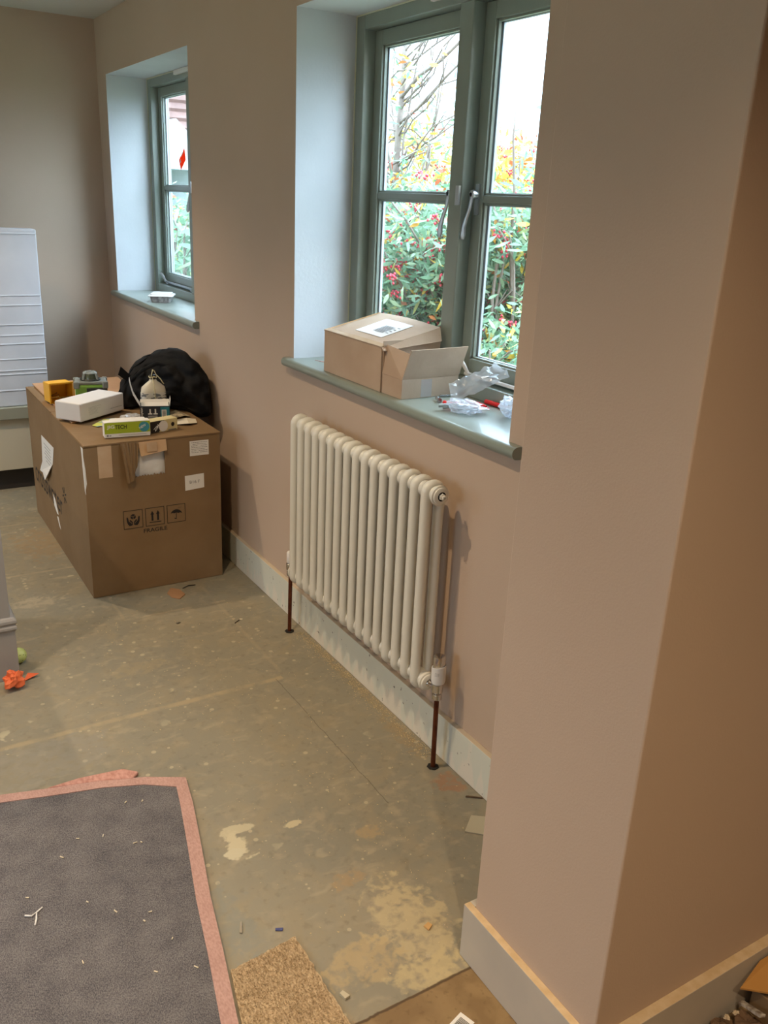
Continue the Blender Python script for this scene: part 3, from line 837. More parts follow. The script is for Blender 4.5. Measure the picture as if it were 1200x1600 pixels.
mb.prism([(BX0 - .0012, BY0 + .036, .644)] + [(BX0 - .0012, BY0 + .028 - .002 * k + .004 * math.sin(k * 3.1), .64 - k * .022) for k in range(9)] + [(BX0 - .0012, BY0 - .001, .455), (BX0 - .0012, BY0 - .001, .644)], (.0009, 0, 0))
mb.prism([(BX0 - .0012, BY0 - .0012, .62), (BX0 - .0012, BY0 - .0012, .47), (BX0 + .006, BY0 - .0012, .50), (BX0 + .004, BY0 - .0012, .56)], (0, .0009, 0))
mb.build('white_scuff', M_PAPER, card)

# ------------------------------------------------------------------ things on the carton
TZ = BH + .0065
mb = MB()
sheet = [(.762, 3.735), (1.14, 4.02), (1.20, 4.64), (.762, 4.60)]
mb.prism([(a, b, TZ) for a, b in sheet], (0, 0, .006))
sh = tag(mb.build('cardboard_sheet', card_mat('sheet_card', (178, 138, 104), (187, 148, 114)), bevel=.001), 'flat brown cardboard sheet lying on the large carton', 'cardboard')
SZ = TZ + .0065

def obox(bl, br, depth, h, z, mb=None, lean=0):
    """box from its front bottom edge bl->br, going back by depth"""
    u = Vector((br[0] - bl[0], br[1] - bl[1], 0)); L_ = u.length; u.normalize(); v = Vector((-u.y, u.x, 0))
    return Vector((bl[0], bl[1], z)), u, v, L_
def framebox(mb, o, u, v, L_, d, h, z0=0):
    w_ = Vector((0, 0, 1))
    b = [o + w_ * z0, o + u * L_ + w_ * z0, o + u * L_ + v * d + w_ * z0, o + v * d + w_ * z0]
    mb.hexa(b, [q + w_ * (h - z0) for q in b])

# white carton
o, u, v, L_ = obox((.792, 3.700), (1.020, 3.868), 0, 0, SZ + .004)
wb = empty('white_box', o + u * .14 + v * .06, 'plain white packaging box lying on the large carton', 'box')
mb = MB(); framebox(mb, o, u, v, L_, .135, .078); mb.build('box_body', mat('white_board', (226, 223, 222), .6), wb, bevel=.005, seg=3)
pl_ = Plane(o, u, (0, 0, 1)); mb = MB()
for k in range(7): pl_.rect(mb, .05 + .004 * (k % 2), .052 - k * .005, .05 + random.uniform(.05, .08), .0528 - k * .005, .0004, .0003)
pl_.rect(mb, .19, .022, .268, .0245, .0004, .0003)
mb.build('printed_text', mat('pale_grey_print', (176, 174, 176), .8), wb)
# leaflet under it
tag(MB().prism([(.845, 3.640, TZ + .001), (.93, 3.665, TZ + .001), (.955, 3.76, TZ + .001), (.90, 3.76, TZ + .001), (.83, 3.67, TZ + .001)], (0, 0, .0015)).build('leaflet', mat('lime_leaflet', (206, 208, 96), .6, rgb2=(120, 160, 190), scale=25, lo=.55, hi=.6)),
    'yellow-green leaflet poking out under the white packaging box', 'leaflet')

# lime box with lettering
o, u, v, L_ = obox((.826, 3.452), (1.006, 3.434), 0, 0, TZ + .0005)
jb = empty('lime_box', o + u * .09 + v * .02, 'white and lime green printed box at the front of the carton top', 'box')
M_LIME = mat('lime_print', (158, 176, 40), .5)
mb = MB(); framebox(mb, o, u, v, L_, .046, .062); mb.build('box_body', M_PAPER, jb, bevel=.001)
pl_ = Plane(o, u, (0, 0, 1))
mb = MB(); pl_.rect(mb, .001, .016, L_ - .001, .061, .0002, .0004); mb.build('lime_panel', M_LIME, jb)
text('JIG', o + u * .010 + Vector((0, 0, .034)), u, (0, 0, 1), .017, .030, M_PAPER, jb, off=.0012, bold=.02)
text('TECH', o + u * .042 + Vector((0, 0, .034)), u, (0, 0, 1), .017, .046, M_BLACK, jb, off=.0012, bold=.02)
mb = MB(); pl_.poly(mb, [(min(.157 + .021 * math.cos(a), L_ - .001), .038 + .021 * math.sin(a)) for a in [2 * math.pi * k / 28 for k in range(28)]], .0008, .0004); mb.build('teal_disc', mat('teal_print', (60, 140, 160), .5), jb)
uu = (u + Vector((0, 0, .55))).normalized(); text('NEW', o + u * .140 + Vector((0, 0, .028)), uu, (-uu.z * u.x, -uu.z * u.y, uu.x * u.x + uu.y * u.y), .010, .030, M_PAPER, jb, off=.0016, bold=.02)
mb = MB(); pl_.rect(mb, .008, .005, .016, .012, .0004, .0003); pl_.rect(mb, .018, .006, .026, .010, .0004, .0003); pl_.rect(mb, .055, .008, .165, .0092, .0004, .0003)
mb.build('printed_marks', M_GREYPR, jb)
mb = MB(); q = o + v * .046 + Vector((0, 0, .062))
mb.prism([o + u * .012 + Vector((0, 0, .0622)), o + u * .172 + Vector((0, 0, .0622)), o + u * .162 + v * .032 + Vector((0, 0, .070)), o + u * .030 + v * .032 + Vector((0, 0, .070))], (0, 0, .0012)); mb.build('lid_flap', M_PAPER, jb)

# black and cream box
o, u, v, L_ = obox((1.012, 3.452), (1.138, 3.488), 0, 0, TZ + .0005)
zb = empty('black_and_cream_box', o + u * .06 + v * .025, 'small black and cream carton beside the lime green box', 'box')
mb = MB(); framebox(mb, o, u, v, L_, .052, .050); mb.build('box_body', mat('cream_board', (212, 200, 150), .6), zb, bevel=.001)
pl_ = Plane(o, u, (0, 0, 1))
mb = MB(); pl_.poly(mb, [(.0005, .001), (.040, .001), (.068, .049), (.0005, .049)], .0002, .0004); mb.build('black_panel', M_BLACK, zb)
mb = MB(); c0 = (.062, .024); pl_.poly(mb, [(c0[0] + .022 * math.cos(a), c0[1] + .023 * math.sin(a)) for a in [2 * math.pi * k / 24 for k in range(24)]], .0007, .0003); mb.build('white_disc', M_PAPER, zb)
uu = (u * .72 + Vector((0, 0, .69))).normalized()
text('ZIMco', o + u * .022 + Vector((0, 0, .006)), uu, (-uu.z * u.x, -uu.z * u.y, .72), .013, .050, mat('white_ink', (225, 225, 220), .6), zb, off=.0014, bold=.02)
mb = MB(); pl_.poly(mb, [(.108 + .008 * math.cos(a), .026 + .009 * math.sin(a)) for a in [2 * math.pi * k / 18 for k in range(18)]], .0003, .0004); mb.build('round_mark', M_BLACK, zb)
mb = MB(); pl_.rect(mb, .085, .002, .124, .006, .0003, .0003); mb.build('printed_marks', M_GREYPR, zb)

# navy valve box, open
o, u, v, L_ = obox((1.028, 3.640), (1.146, 3.606), 0, 0, TZ + .012)
db = empty('navy_box', o + u * .06 + v * .04 - Vector((0, 0, .010)), 'opened dark navy box with white flaps raised before the bottle', 'box')
M_NAVY = mat('navy_print', (34, 40, 54), .45)
dz = Vector((0, 0, 1)); d_ = .072; h_ = .062; t_ = .0015
mb = MB()
mb.mi = 0
for (a, b) in ((o, u * L_), (o + v * d_, u * L_), (o, v * d_), (o + u * L_, v * d_)):
    nrm = Vector((-b.y, b.x, 0)).normalized() * t_
    mb.hexa([a, a + b, a + b + nrm, a + nrm], [q + dz * h_ for q in (a, a + b, a + b + nrm, a + nrm)])
mb.hexa([o, o + u * L_, o + u * L_ + v * d_, o + v * d_], [q + dz * t_ for q in (o, o + u * L_, o + u * L_ + v * d_, o + v * d_)])
mb.build('box_body', M_NAVY, db)
mb = MB()   # raised flaps, white inside
a = o + dz * h_
mb.grid([[a + dz * (.0) , a + v * d_], [a - u * .012 + dz * .02, a - u * .012 + v * d_ + dz * .02], [a - u * .027 + dz * .05, a - u * .027 + v * d_ + dz * .05], [a - u * .036 + dz * .085, a - u * .036 + v * d_ + dz * .085], [a - u * .040 + dz * .112, a - u * .040 + v * d_ + dz * .112]])
b = a + u * L_
mb.grid([[b, b + v * d_], [b + u * .004 + dz * .03, b + u * .004 + v * d_ + dz * .03]])
c = a + v * d_
mb.grid([[c, c + u * L_], [c + v * .012 + dz * .012, c + v * .012 + u * L_ + dz * .012]])
mb.build('lid_flap', M_PAPER, db, solid=.0012)
mb = MB(); mb.prism([a + u * .004 + v * .004 - dz * .004, a + u * (L_ - .004) + v * .004 - dz * .004, a + u * (L_ - .004) + v * (d_ - .004) + dz * .002, a + u * .004 + v * (d_ - .004) + dz * .002], dz * .0012)
mb.build('inner_flap', M_PAPER, db)
pl_ = Plane(o, u, (0, 0, 1))
text('Drayton', o - v * 0 + u * .012 + dz * .004, (0, 0, 1), -u, .012, .052, M_PAPER, db, off=.001, bold=.02)
mb = MB(); pl_.rect(mb, .083, .002, L_ - .002, .058, .0003, .0004); mb.build('teal_panel', mat('teal_board', (38, 122, 138), .5), db)
mb = MB(); pl_.rect(mb, .088, .010, .108, .046, .0008, .0004); bc = mb.build('barcode_label', M_PAPER, db)
mb = MB()
for k in range(9): pl_.rect(mb, .091, .014 + k * .0033, .105, .0157 + k * .0033, .0013, .0003)
mb.build('barcode', M_BLACK, bc)
mb = MB()
for c_ in (.040, .062):
    pl_.rect(mb, c_ - .003, .030, c_ + .003, .050, .0004, .0004); pl_.rect(mb, c_ - .009, .026, c_ + .009, .031, .0004, .0004)
for k in range(3): pl_.rect(mb, .030, .018 - k * .005, .070, .0195 - k * .005, .0004, .0003)
mb.build('printed_pictures', M_PAPER, db)
# plastic tray / crumpled wrap under and left of it
def crumple(name, c, sx, sy, sz, matl, seed, n=16, amp=.35, lab=None, cat=None, f=3.0, parent=None):
    mb = MB(); rs = Vector((seed * 3.7, seed * 1.3, 0)); R = []
    for i in range(n):
        th_ = math.pi * (i + .5) / n; ring = []
        for k in range(2 * n):
            ph = math.pi * k / n
            d = Vector((math.sin(th_) * math.cos(ph), math.sin(th_) * math.sin(ph), -math.cos(th_)))
            r_ = 1 + amp * (noise.noise(d * f + rs) - .15) + amp * .6 * abs(noise.noise(d * f * 2.6 + rs)) - amp * .3
            zz = max(d.z * r_, -.92)
            ring.append(Vector(c) + Vector((d.x * r_ * sx, d.y * r_ * sy, (zz + .92) * sz)))
        R.append(ring)
    mb.rings(R)
    ob = mb.build(name, matl, parent, smooth=False)
    if lab: tag(ob, lab, cat)
    return ob
crumple('plastic_wrap', (1.005, 3.70, TZ + .0005), .05, .04, .016, M_FILM2, 3, 12, .4, 'crumpled clear plastic wrap beside the navy box', 'plastic wrap')
# papers right of it
mb = MB(); mb.grid([[(1.150, 3.56, TZ + .002), (1.165, 3.63, TZ + .004)], [(1.20, 3.52, TZ + .012), (1.215, 3.60, TZ + .016)], [(1.245, 3.545, TZ + .004), (1.26, 3.61, TZ + .006)]])
tag(mb.build('folded_leaflet', mat('cream_paper', (222, 214, 196), .8), solid=.0012), 'cream folded leaflet near the right edge of the large carton', 'leaflet')
mb = MB(); mb.grid([[(1.155, 3.65, TZ + .001), (1.15, 3.76, TZ + .002)], [(1.225, 3.655, TZ + .014), (1.22, 3.75, TZ + .018)], [(1.262, 3.67, TZ + .002), (1.25, 3.76, TZ + .003)]])
tag(mb.build('paper_sheet', mat('newsprint', (196, 182, 152), .8, rgb2=(150, 140, 120), scale=70), solid=.001), 'crumpled beige paper between the navy box and the black bag', 'paper')

# squeezed bottle with string
bx, by = 1.125, 3.765
bot = empty('sealant_bottle', (bx, by, TZ), 'white squeeze bottle with black cap and string round its neck', 'bottle')
R = []
for z_, a, b in ((0, .050, .030), (.006, .057, .034), (.06, .057, .033), (.115, .053, .031), (.128, .050, .028), (.142, .034, .020), (.155, .017, .014), (.166, .012, .012)):
    R.append([Vector((bx + a * math.copysign(abs(math.cos(t)) ** .8, math.cos(t)), by + b * math.copysign(abs(math.sin(t)) ** .8, math.sin(t)), TZ + z_)) for t in [2 * math.pi * k / 28 for k in range(28)]])
MB().rings(R).build('bottle_body', mat('off_white_plastic', (222, 216, 200), .45), bot, smooth='full')
MB().lathe((bx, by, TZ + .163), [(.014, 0), (.015, .002), (.014, .018), (.006, .022), (.004, .040), (.002, .042)], n=18).build('cap', mat('black_plastic', (30, 30, 30), .4), bot, smooth=True)
mb = MB()
mb.rings([[Vector((bx + (.0578 + e) * math.copysign(abs(math.cos(t)) ** .8, math.cos(t)), by + (.0345 + e) * math.copysign(abs(math.sin(t)) ** .8, math.sin(t)), TZ + z_)) for t in [2 * math.pi * k / 28 for k in range(28)]] for z_, e in ((.010, 0), (.106, -.0025))], cap=False)
def label_mat():
    m = mat('smudged_label', (226, 226, 224), .6); t = m.node_tree; b = t.nodes['Principled BSDF']
    co = t.nodes.new('ShaderNodeTexCoord'); mp = t.nodes.new('ShaderNodeMapping'); mp.inputs['Scale'].default_value = (40, 40, 110); mp.inputs['Rotation'].default_value = (0, .5, 0)
    n = t.nodes.new('ShaderNodeTexNoise'); n.inputs['Scale'].default_value = 1; r = t.nodes.new('ShaderNodeValToRGB')
    r.color_ramp.elements[0].position = .52; r.color_ramp.elements[1].position = .58; r.color_ramp.elements[0].color = (*lin((224, 222, 214)), 1); r.color_ramp.elements[1].color = (*lin((120, 124, 128)), 1)
    t.links.new(co.outputs['Object'], mp.inputs[0]); t.links.new(mp.outputs[0], n.inputs['Vector']); t.links.new(n.outputs['Fac'], r.inputs[0]); t.links.new(r.outputs[0], b.inputs['Base Color']); return m
mb.build('printed_label', label_mat(), bot, smooth='full')
mb = MB()
mb.tube([(bx + .016 * math.cos(t), by + .016 * math.sin(t), TZ + .172 + .003 * math.sin(3 * t)) for t in [2 * math.pi * k / 20 for k in range(21)]], .0022, 6)
mb.tube([(bx - .012, by - .014, TZ + .172), (bx - .010, by - .022, TZ + .19), (bx - .004, by - .018, TZ + .207), (bx + .004, by - .016, TZ + .200), (bx + .010, by - .016, TZ + .185), (bx + .028, by - .020, TZ + .165), (bx + .036, by - .022, TZ + .150), (bx + .043, by - .018, TZ + .142)], .0022, 6)
mb.tube([(bx - .006, by - .015, TZ + .172), (bx - .006, by - .027, TZ + .150), (bx - .004, by - .036, TZ + .11), (bx - .003, by - .037, TZ + .04)], .0018, 6)
mb.build('string', mat('cream_string', (214, 206, 168), .9), bot, smooth='full')

# laser level
lx, ly = .938, 4.12; a_ = math.radians(-12)
ML = Matrix.Translation((lx, ly, SZ)) @ Matrix.Rotation(a_, 4, 'Z')
las = empty('laser_level', (lx, ly, SZ), 'green and black laser level with round glass head', 'laser level')
M_LG = mat('green_plastic', (112, 158, 58), .4); M_BR = mat('black_rubber', (40, 44, 42), .55); M_GR = mat('grey_rubber', (128, 134, 130), .45)
MB().box(-.070, .070, -.055, .055, .002, .085, ML).build('body', M_LG, las, bevel=.012, seg=3, smooth=True)
MB().box(-.020, .072, -.0575, -.050, .012, .070, ML).build('front_panel', M_BR, las, bevel=.003, seg=2)
MB().lathe(ML @ Vector((.030, -.0575, .052)), [(.012, 0), (.012, .003), (.009, .004)], ML.to_3x3() @ Vector((0, -1, 0)), 20).build('dial', M_GR, las, smooth=True)
mb = MB()
for sx in (-1, 1):
    for sy in (-1, 1):
        mb.box(min(sx * .050, sx * .076), max(sx * .050, sx * .076), min(sy * .038, sy * .060), max(sy * .038, sy * .060), .066, .100, ML)
mb.box(-.070, .070, -.052, .052, .082, .098, ML)
mb.build('bumper', M_GR, las, bevel=.006, seg=3, smooth=True)
MB().lathe((lx, ly, SZ + .098), [(.043, 0), (.047, .004), (.043, .008)], n=28).build('collar', M_BR, las, smooth=True)
MB().lathe((lx, ly, SZ + .103), [(.038, 0), (.033, .022), (.033, .024)], n=28).build('glass_head', mat('tinted_lens', (90, 100, 80), .1, coat=.6), las, smooth=True)
mb = MB()
for k in range(4):
    t = a_ + math.pi / 4 + k * math.pi / 2
    mb.tube([(lx + .044 * math.cos(t), ly + .044 * math.sin(t), SZ + .102), (lx + .036 * math.cos(t), ly + .036 * math.sin(t), SZ + .128), (lx + .018 * math.cos(t), ly + .018 * math.sin(t), SZ + .134)], .0055, 8)
mb.lathe((lx, ly, SZ + .126), [(.030, 0), (.032, .004), (.024, .010), (.010, .012), (.010, .014)], n=24)
mb.build('head_guard', M_GR, las, smooth=True)

# yellow tub on its side, screws and tape
ty = 4.16
tub = empty('yellow_tub', (.806, ty, SZ), 'yellow plastic tub lying open on its side with screws', 'tub')
MT = Matrix.Translation((.800, ty, SZ)) @ Matrix.Rotation(math.radians(8), 4, 'Z')
M_YEL = mat('yellow_plastic', (236, 176, 30), .4)
mb = MB(); w_, d_, h_ = .052, .09, .088
mb.box(-w_, w_, -d_ * .5, d_ * .5, 0, .003, MT).box(-w_, w_, -d_ * .5, d_ * .5, h_ - .003, h_, MT).box(-w_, -w_ + .003, -d_ * .5, d_ * .5, .003, h_ - .003, MT).box(w_ - .003, w_, -d_ * .5, d_ * .5, .003, h_ - .003, MT).box(-w_, w_, d_ * .5 - .003, d_ * .5, .003, h_ - .003, MT)
mb.build('tub_body', M_YEL, tub, bevel=.001)
mb = MB(); mb.box(-w_ - .004, w_ + .004, -d_ * .5 - .004, -d_ * .5, h_ - .001, h_ + .006, MT).box(-w_ - .006, -w_, -d_ * .5 - .004, -d_ * .5, 0, h_, MT).box(w_, w_ + .006, -d_ * .5 - .004, -d_ * .5, 0, h_, MT)
mb.build('rim', M_YEL, tub, bevel=.001)
M_BRASS = mat('yellow_passivated_steel', (158, 122, 62), .35, metal=.8)
def screw(c, ang, L_=.032, tilt=0.0):
    c = Vector(c); d = Vector((math.cos(ang) * math.cos(tilt), math.sin(ang) * math.cos(tilt), math.sin(tilt)))
    mb = MB(); mb.lathe(c - d * L_ / 2, [(.0006, 0), (.0018, .004)] + [(.0018 + .0006 * (k % 2), .005 + k * .0012) for k in range(int((L_ - .010) / .0012))] + [(.0018, L_ - .004), (.0042, L_), (.0038, L_ + .0008)], d, 8)
    return mb
rs = random.Random(5)
for k in range(14):
    q = MT @ Vector((rs.uniform(-.036, .046), rs.uniform(-.066, .020), .006 + .0055 * (k % 5)))
    o_ = screw(q, rs.uniform(-.9, .9), .036, rs.uniform(-.05, .3)).build('screw', M_BRASS, smooth=True)
    tag(o_, 'yellow passivated wood screw in the heap at the mouth of the yellow tub', 'screw', 'wood screws spilling from the yellow tub')
tag(MB().rings([[Vector((.792 + r_ * math.cos(t), 4.055 + r_ * math.sin(t), SZ + z_)) for t in [2 * math.pi * k / 28 for k in range(28)]] for r_, z_ in ((.019, 0), (.021, .002), (.021, .015), (.019, .017), (.014, .017), (.014, 0))], cap=False, closed=True).build('tape_roll', M_WHITEP, smooth=True), 'small white roll of tape beside the yellow tub', 'tape')

# black fabric bag in the corner
M_BAGF = mat('black_nylon', (17, 17, 18), .8, rgb2=(23, 23, 24), scale=14, bump=.35, bscale=40, spec=.25)
bag = empty('black_bag', (1.22, 3.95, TZ), 'black fabric bag slumped between the carton top and the wall', 'bag')
sil = [(1.018, .655), (1.015, .712), (1.040, .768), (1.08, .822), (1.114, .862), (1.165, .892), (1.205, .917), (1.245, .932), (1.290, .930), (1.308, .905), (1.335, .885), (1.355, .855), (1.375, .815), (1.385, .760), (1.388, .705), (1.388, .672), (1.38, .640), (1.35, .625), (1.30, .640), (1.285, .658), (1.20, .659), (1.10, .659)]
cx, cz = 1.20, .765; YC = 3.955
def sil_r(ang):
    best = None; d = Vector((math.cos(ang), math.sin(ang)))
    for i in range(len(sil)):
        p = Vector(sil[i]) - Vector((cx, cz)); q = Vector(sil[(i + 1) % len(sil)]) - Vector((cx, cz)); e = q - p
        den = d.x * e.y - d.y * e.x
        if abs(den) < 1e-9: continue
        t = (p.x * e.y - p.y * e.x) / den; s_ = (p.x * d.y - p.y * d.x) / den
        if t > 0 and -1e-6 <= s_ <= 1 + 1e-6: best = t if best is None else min(best, t)
    return best or .15
NA, NR = 96, 30
for side in (1,):
    R = []
    for j in range(-NR, NR + 1):
        f = 1 - abs(j) / NR
        s_ = math.sin(f * math.pi / 2) if True else f
        s_ = 1 - (1 - f) ** 1.0
        ring = []
        for k in range(NA):
            a = 2 * math.pi * k / NA; r_ = sil_r(a)
            e = max(.02, 1 - abs(j) / NR)
            rr_ = math.sin(math.pi / 2 * e)
            x = cx + math.cos(a) * r_ * rr_; z = cz + math.sin(a) * r_ * rr_
            dep = math.cos(math.pi / 2 * e) * (1 if j > 0 else -1)
            T = .09 + .09 * min(1, max(0, (x - 1.05) / .3))
            q = Vector((x * 7, z * 7, 1.7 * j / NR))
            fold = .030 * (abs(noise.noise(q * 1.6)) * 2 - .5) + .014 * noise.noise(q * 4.2) + .020 * (1 - abs(noise.noise(Vector((x * 9 + z * 6, z * 2.5, 4)))) * 5) * (rr_ * (1 - rr_) * 3)
            y = YC - dep * -1 * T + (fold * (-1 if j < 0 else 1))
            y = YC - .17 * min(1, max(0, (x - 1.16) / .2)) + dep * T + fold * (-1 if j <= 0 else 1)
            x2 = min(x, 1.391); z2 = max(z, .655 if x < 1.29 else .55)
            ring.append(Vector((x2, y, max(z2, (SZ if x2 < 1.215 else TZ) + .001) if x2 < 1.292 else z2)))
        R.append(ring)
    MB().rings(R).build('bag_body', M_BAGF, bag, smooth='full')
MB().prism([(1.018, 3.93, .815), (1.065, 3.93, .775), (1.082, 3.93, .802), (1.032, 3.93, .852)], (0, .006, 0)).build('strap_end', M_BAGF, bag, bevel=.002)
MB().tube([(1.06, 3.90, .79), (1.11, 3.86, .845), (1.17, 3.84, .875), (1.24, 3.80, .86), (1.30, 3.76, .80)], [.004, .008, .009, .008, .004], 10, flat=.4).build('strap', M_BAGF, bag, smooth='full')

# ------------------------------------------------------------------ back left: low cabinet with tall white carton on it
cab = empty('low_cabinet', (.3, 5.2, 0), 'low cream cabinet with grey-green top and dark plinth by back wall', 'cabinet')
M_CABT = mat('grey_green_top', (150, 150, 134), .5); M_CABF = mat('cream_front', (205, 198, 178), .5)
MB().box(-1.2, 1.02, 4.965, 5.43, .118, .405).build('carcass', M_CABF, cab, bevel=.002)
MB().box(-1.22, 1.03, 4.94, 5.435, .405, .470).build('worktop', M_CABT, cab, bevel=.003)
MB().box(-1.19, 1.01, 5.0, 5.43, .001, .118).build('plinth', mat('charcoal_plinth', (50, 46, 44), .6), cab)
pack = empty('white_carton', (.3, 5.0, .4705), 'tall flat white cardboard carton upright on the low cabinet', 'box')
M_WC = mat('white_corrugated', (196, 200, 208), .7, rgb2=(188, 193, 202), scale=6)
mb = MB(); mb.hexa([(-.5, 4.965, .471), (.905, 4.965, .471), (.905, 5.10, .471), (-.5, 5.10, .471)], [(-.5, 5.01, 1.392), (.917, 5.01, 1.386), (.917, 5.14, 1.386), (-.5, 5.14, 1.392)])
body = mb.build('carton_body', M_WC, pack, bevel=.006, seg=3)
mb = MB()
for z_ in (.555, .640, .66, .72, .80, .845, .90, 1.0, 1.05, 1.36):
    y_ = 4.965 + (z_ - .471) / .92 * .045
    mb.hexa([(-.498, y_ - .0035, z_), (.904 + (z_ - .47) * .013, y_ - .0035, z_ + .002), (.904 + (z_ - .47) * .013, y_ + .004, z_ + .002), (-.498, y_ + .004, z_)], [(-.498, y_ - .0012, z_ + .005), (.904 + (z_ - .47) * .013, y_ - .0012, z_ + .007), (.904 + (z_ - .47) * .013, y_ + .004, z_ + .007), (-.498, y_ + .004, z_ + .005)])
mb.build('crease', M_WC, pack)

# ------------------------------------------------------------------ grey panelled unit at the left edge
isl = empty('grey_panelled_unit', (0, 3.1, 0), 'grey painted panelled unit with moulded skirting at the left edge', 'kitchen unit')
M_GREY = mat('mid_grey_paint', (150, 145, 140), .45)
MB().box(-.9, .337, 2.872, 3.35, .001, .90).build('panel', M_GREY, isl, bevel=.002)
MB().box(-.93, .352, 2.86, 3.38, .90, .935).build('worktop', M_CABT, isl, bevel=.003)
mb = MB()
xs = .347
prof = [(.0, .001), (.0, .180), (.002, .184), (.007, .190), (.0065, .197), (.003, .203), (.0035, .207), (.007, .213), (.0065, .222), (.002, .229), (-.010, .232)]
R = []
for d, z_ in prof:
    R.append([Vector((-.91, 2.865 - d, z_)), Vector((xs + d, 2.865 - d, z_)), Vector((xs + d, 3.36 + d, z_)), Vector((-.91, 3.36 + d, z_))])
mb.rings(R); mb.build('moulded_skirting', M_GREY, isl)

# ------------------------------------------------------------------ floor things
tag(crumple('paper_ball', (.318, 2.800, .001), .036, .034, .038, mat('orange_paper', (222, 108, 62), .7), 11, 9, .5, f=1.6), 'crumpled orange paper lying by the grey unit', 'paper')
tag(MB().prism([(.35, 2.83, .002), (.405, 2.845, .012), (.372, 2.862, .014)], (0, 0, .001)).build('paper_scrap', mat('orange_paper_flat', (214, 98, 56), .7)), 'pointed orange paper scrap beside the crumpled orange paper', 'paper')
bl = empty('ball', (.368, 2.975, 0), 'lime green ball half hidden behind the grey unit', 'ball')
MB().ball((.362, 2.975, .029), .028, 20).build('ball_body', mat('lime_rubber', (206, 216, 140), .5, rgb2=(190, 202, 112), scale=20), bl, smooth='full')
mb = MB()
for k in range(12):
    t = k * 2.4; q = Vector((math.cos(t) * .8, -abs(math.sin(t)), .7 - k * .11)).normalized()
    mb.lathe(Vector((.362, 2.975, .029)) + q * .0278, [(.0016, 0), (.0012, .0004)], q, 6)
mb.build('spots', M_BLACK, bl)

# rug turned over: grey backing, pink binding
def strip_poly(pts, wds):
    return pts
rugE = [(.659, 2.064), (.560, 2.118), (.45, 2.160), (.32, 2.190), (.184, 2.226), (-.10, 2.315), (-.55, 2.48)]   # far edge
rugR = [(.659, 2.064), (.640, 1.95), (.602, 1.78), (.560, 1.60), (.527, 1.43), (.489, 1.253), (.445, 1.03), (.40, .80)]    # right edge
def off(pl_, d):
    r = []
    for i, p in enumerate(pl_):
        a = Vector(pl_[max(i - 1, 0)]); b = Vector(pl_[min(i + 1, len(pl_) - 1)]); t = (b - a).normalized()
        r.append(Vector(p) + Vector((t.y, -t.x)) * d)
    return r
fe = off(rugE, -.034); re = off(rugR, .034)
corner = Vector((.622, 2.036)); fe[0] = corner; re[0] = corner
rug = empty('rug', (.2, 1.6, 0), 'upturned rug with charcoal woven backing and pink binding', 'rug')
def fabric(name, c1, c2, sc, bump=.5):
    m = bpy.data.materials.new(name); m.use_nodes = True; t = m.node_tree; b = t.nodes['Principled BSDF']; b.inputs['Roughness'].default_value = .95; b.inputs['Specular IOR Level'].default_value = .1
    co = t.nodes.new('ShaderNodeTexCoord'); w1 = t.nodes.new('ShaderNodeTexNoise'); w1.inputs['Scale'].default_value = sc; w1.inputs['Detail'].default_value = 3
    mp = t.nodes.new('ShaderNodeMapping'); mp.inputs['Scale'].default_value = (1, .45, 1); mp.inputs['Rotation'].default_value = (0, 0, .25)
    n2 = t.nodes.new('ShaderNodeTexNoise'); n2.inputs['Scale'].default_value = 14; n2.inputs['Detail'].default_value = 5
    ad = t.nodes.new('ShaderNodeMath'); ad.operation = 'MULTIPLY_ADD'; ad.inputs[1].default_value = .35
    r = t.nodes.new('ShaderNodeValToRGB'); r.color_ramp.elements[0].position = .50; r.color_ramp.elements[1].position = .85; r.color_ramp.elements[0].color = (*lin(c1), 1); r.color_ramp.elements[1].color = (*lin(c2), 1)
    bp = t.nodes.new('ShaderNodeBump'); bp.inputs['Strength'].default_value = bump; bp.inputs['Distance'].default_value = .002
    L = t.links; L.new(co.outputs['Object'], mp.inputs[0]); L.new(mp.outputs[0], w1.inputs['Vector']); L.new(co.outputs['Object'], n2.inputs['Vector']); L.new(n2.outputs['Fac'], ad.inputs[0]); L.new(w1.outputs['Fac'], ad.inputs[2]); L.new(ad.outputs[0], r.inputs[0]); L.new(r.outputs[0], b.inputs['Base Color']); L.new(w1.outputs['Fac'], bp.inputs['Height']); L.new(bp.outputs[0], b.inputs['Normal'])
    return m
poly = [Vector((-.70, .80)), Vector((re[-1].x, .80))] + re[::-1][1:-1] + [corner] + fe[1:]
MB().prism([(p.x, p.y, .002) for p in poly], (0, 0, .006)).build('woven_backing', fabric('charcoal_backing', (74, 72, 76), (122, 118, 118), 520), rug)
M_PINK = fabric('pink_binding_fabric', (168, 133, 124), (186, 151, 141), 260, .4)
mb = MB()
for out_, in_ in ((rugE, fe), (rugR, re)):
    for i in range(len(out_) - 1):
        a, b = Vector(out_[i]), Vector(out_[i + 1]); c, d = in_[i + 1], in_[i]
        mb.prism([(a.x, a.y, .001), (b.x, b.y, .001), (c.x, c.y, .001), (d.x, d.y, .001)], (0, 0, .0095))
mb.build('binding', M_PINK, rug)
mb = MB()
mb.prism([(.300, 2.196, .001), (.390, 2.200, .001), (.512, 2.185, .001), (.548, 2.150, .001), (.525, 2.128, .001), (.44, 2.160, .001)][::-1], (0, 0, .012))
mb.build('folded_pile_corner', fabric('pink_pile', (172, 124, 112), (198, 152, 140), 120, 1.0), rug, bevel=.004)
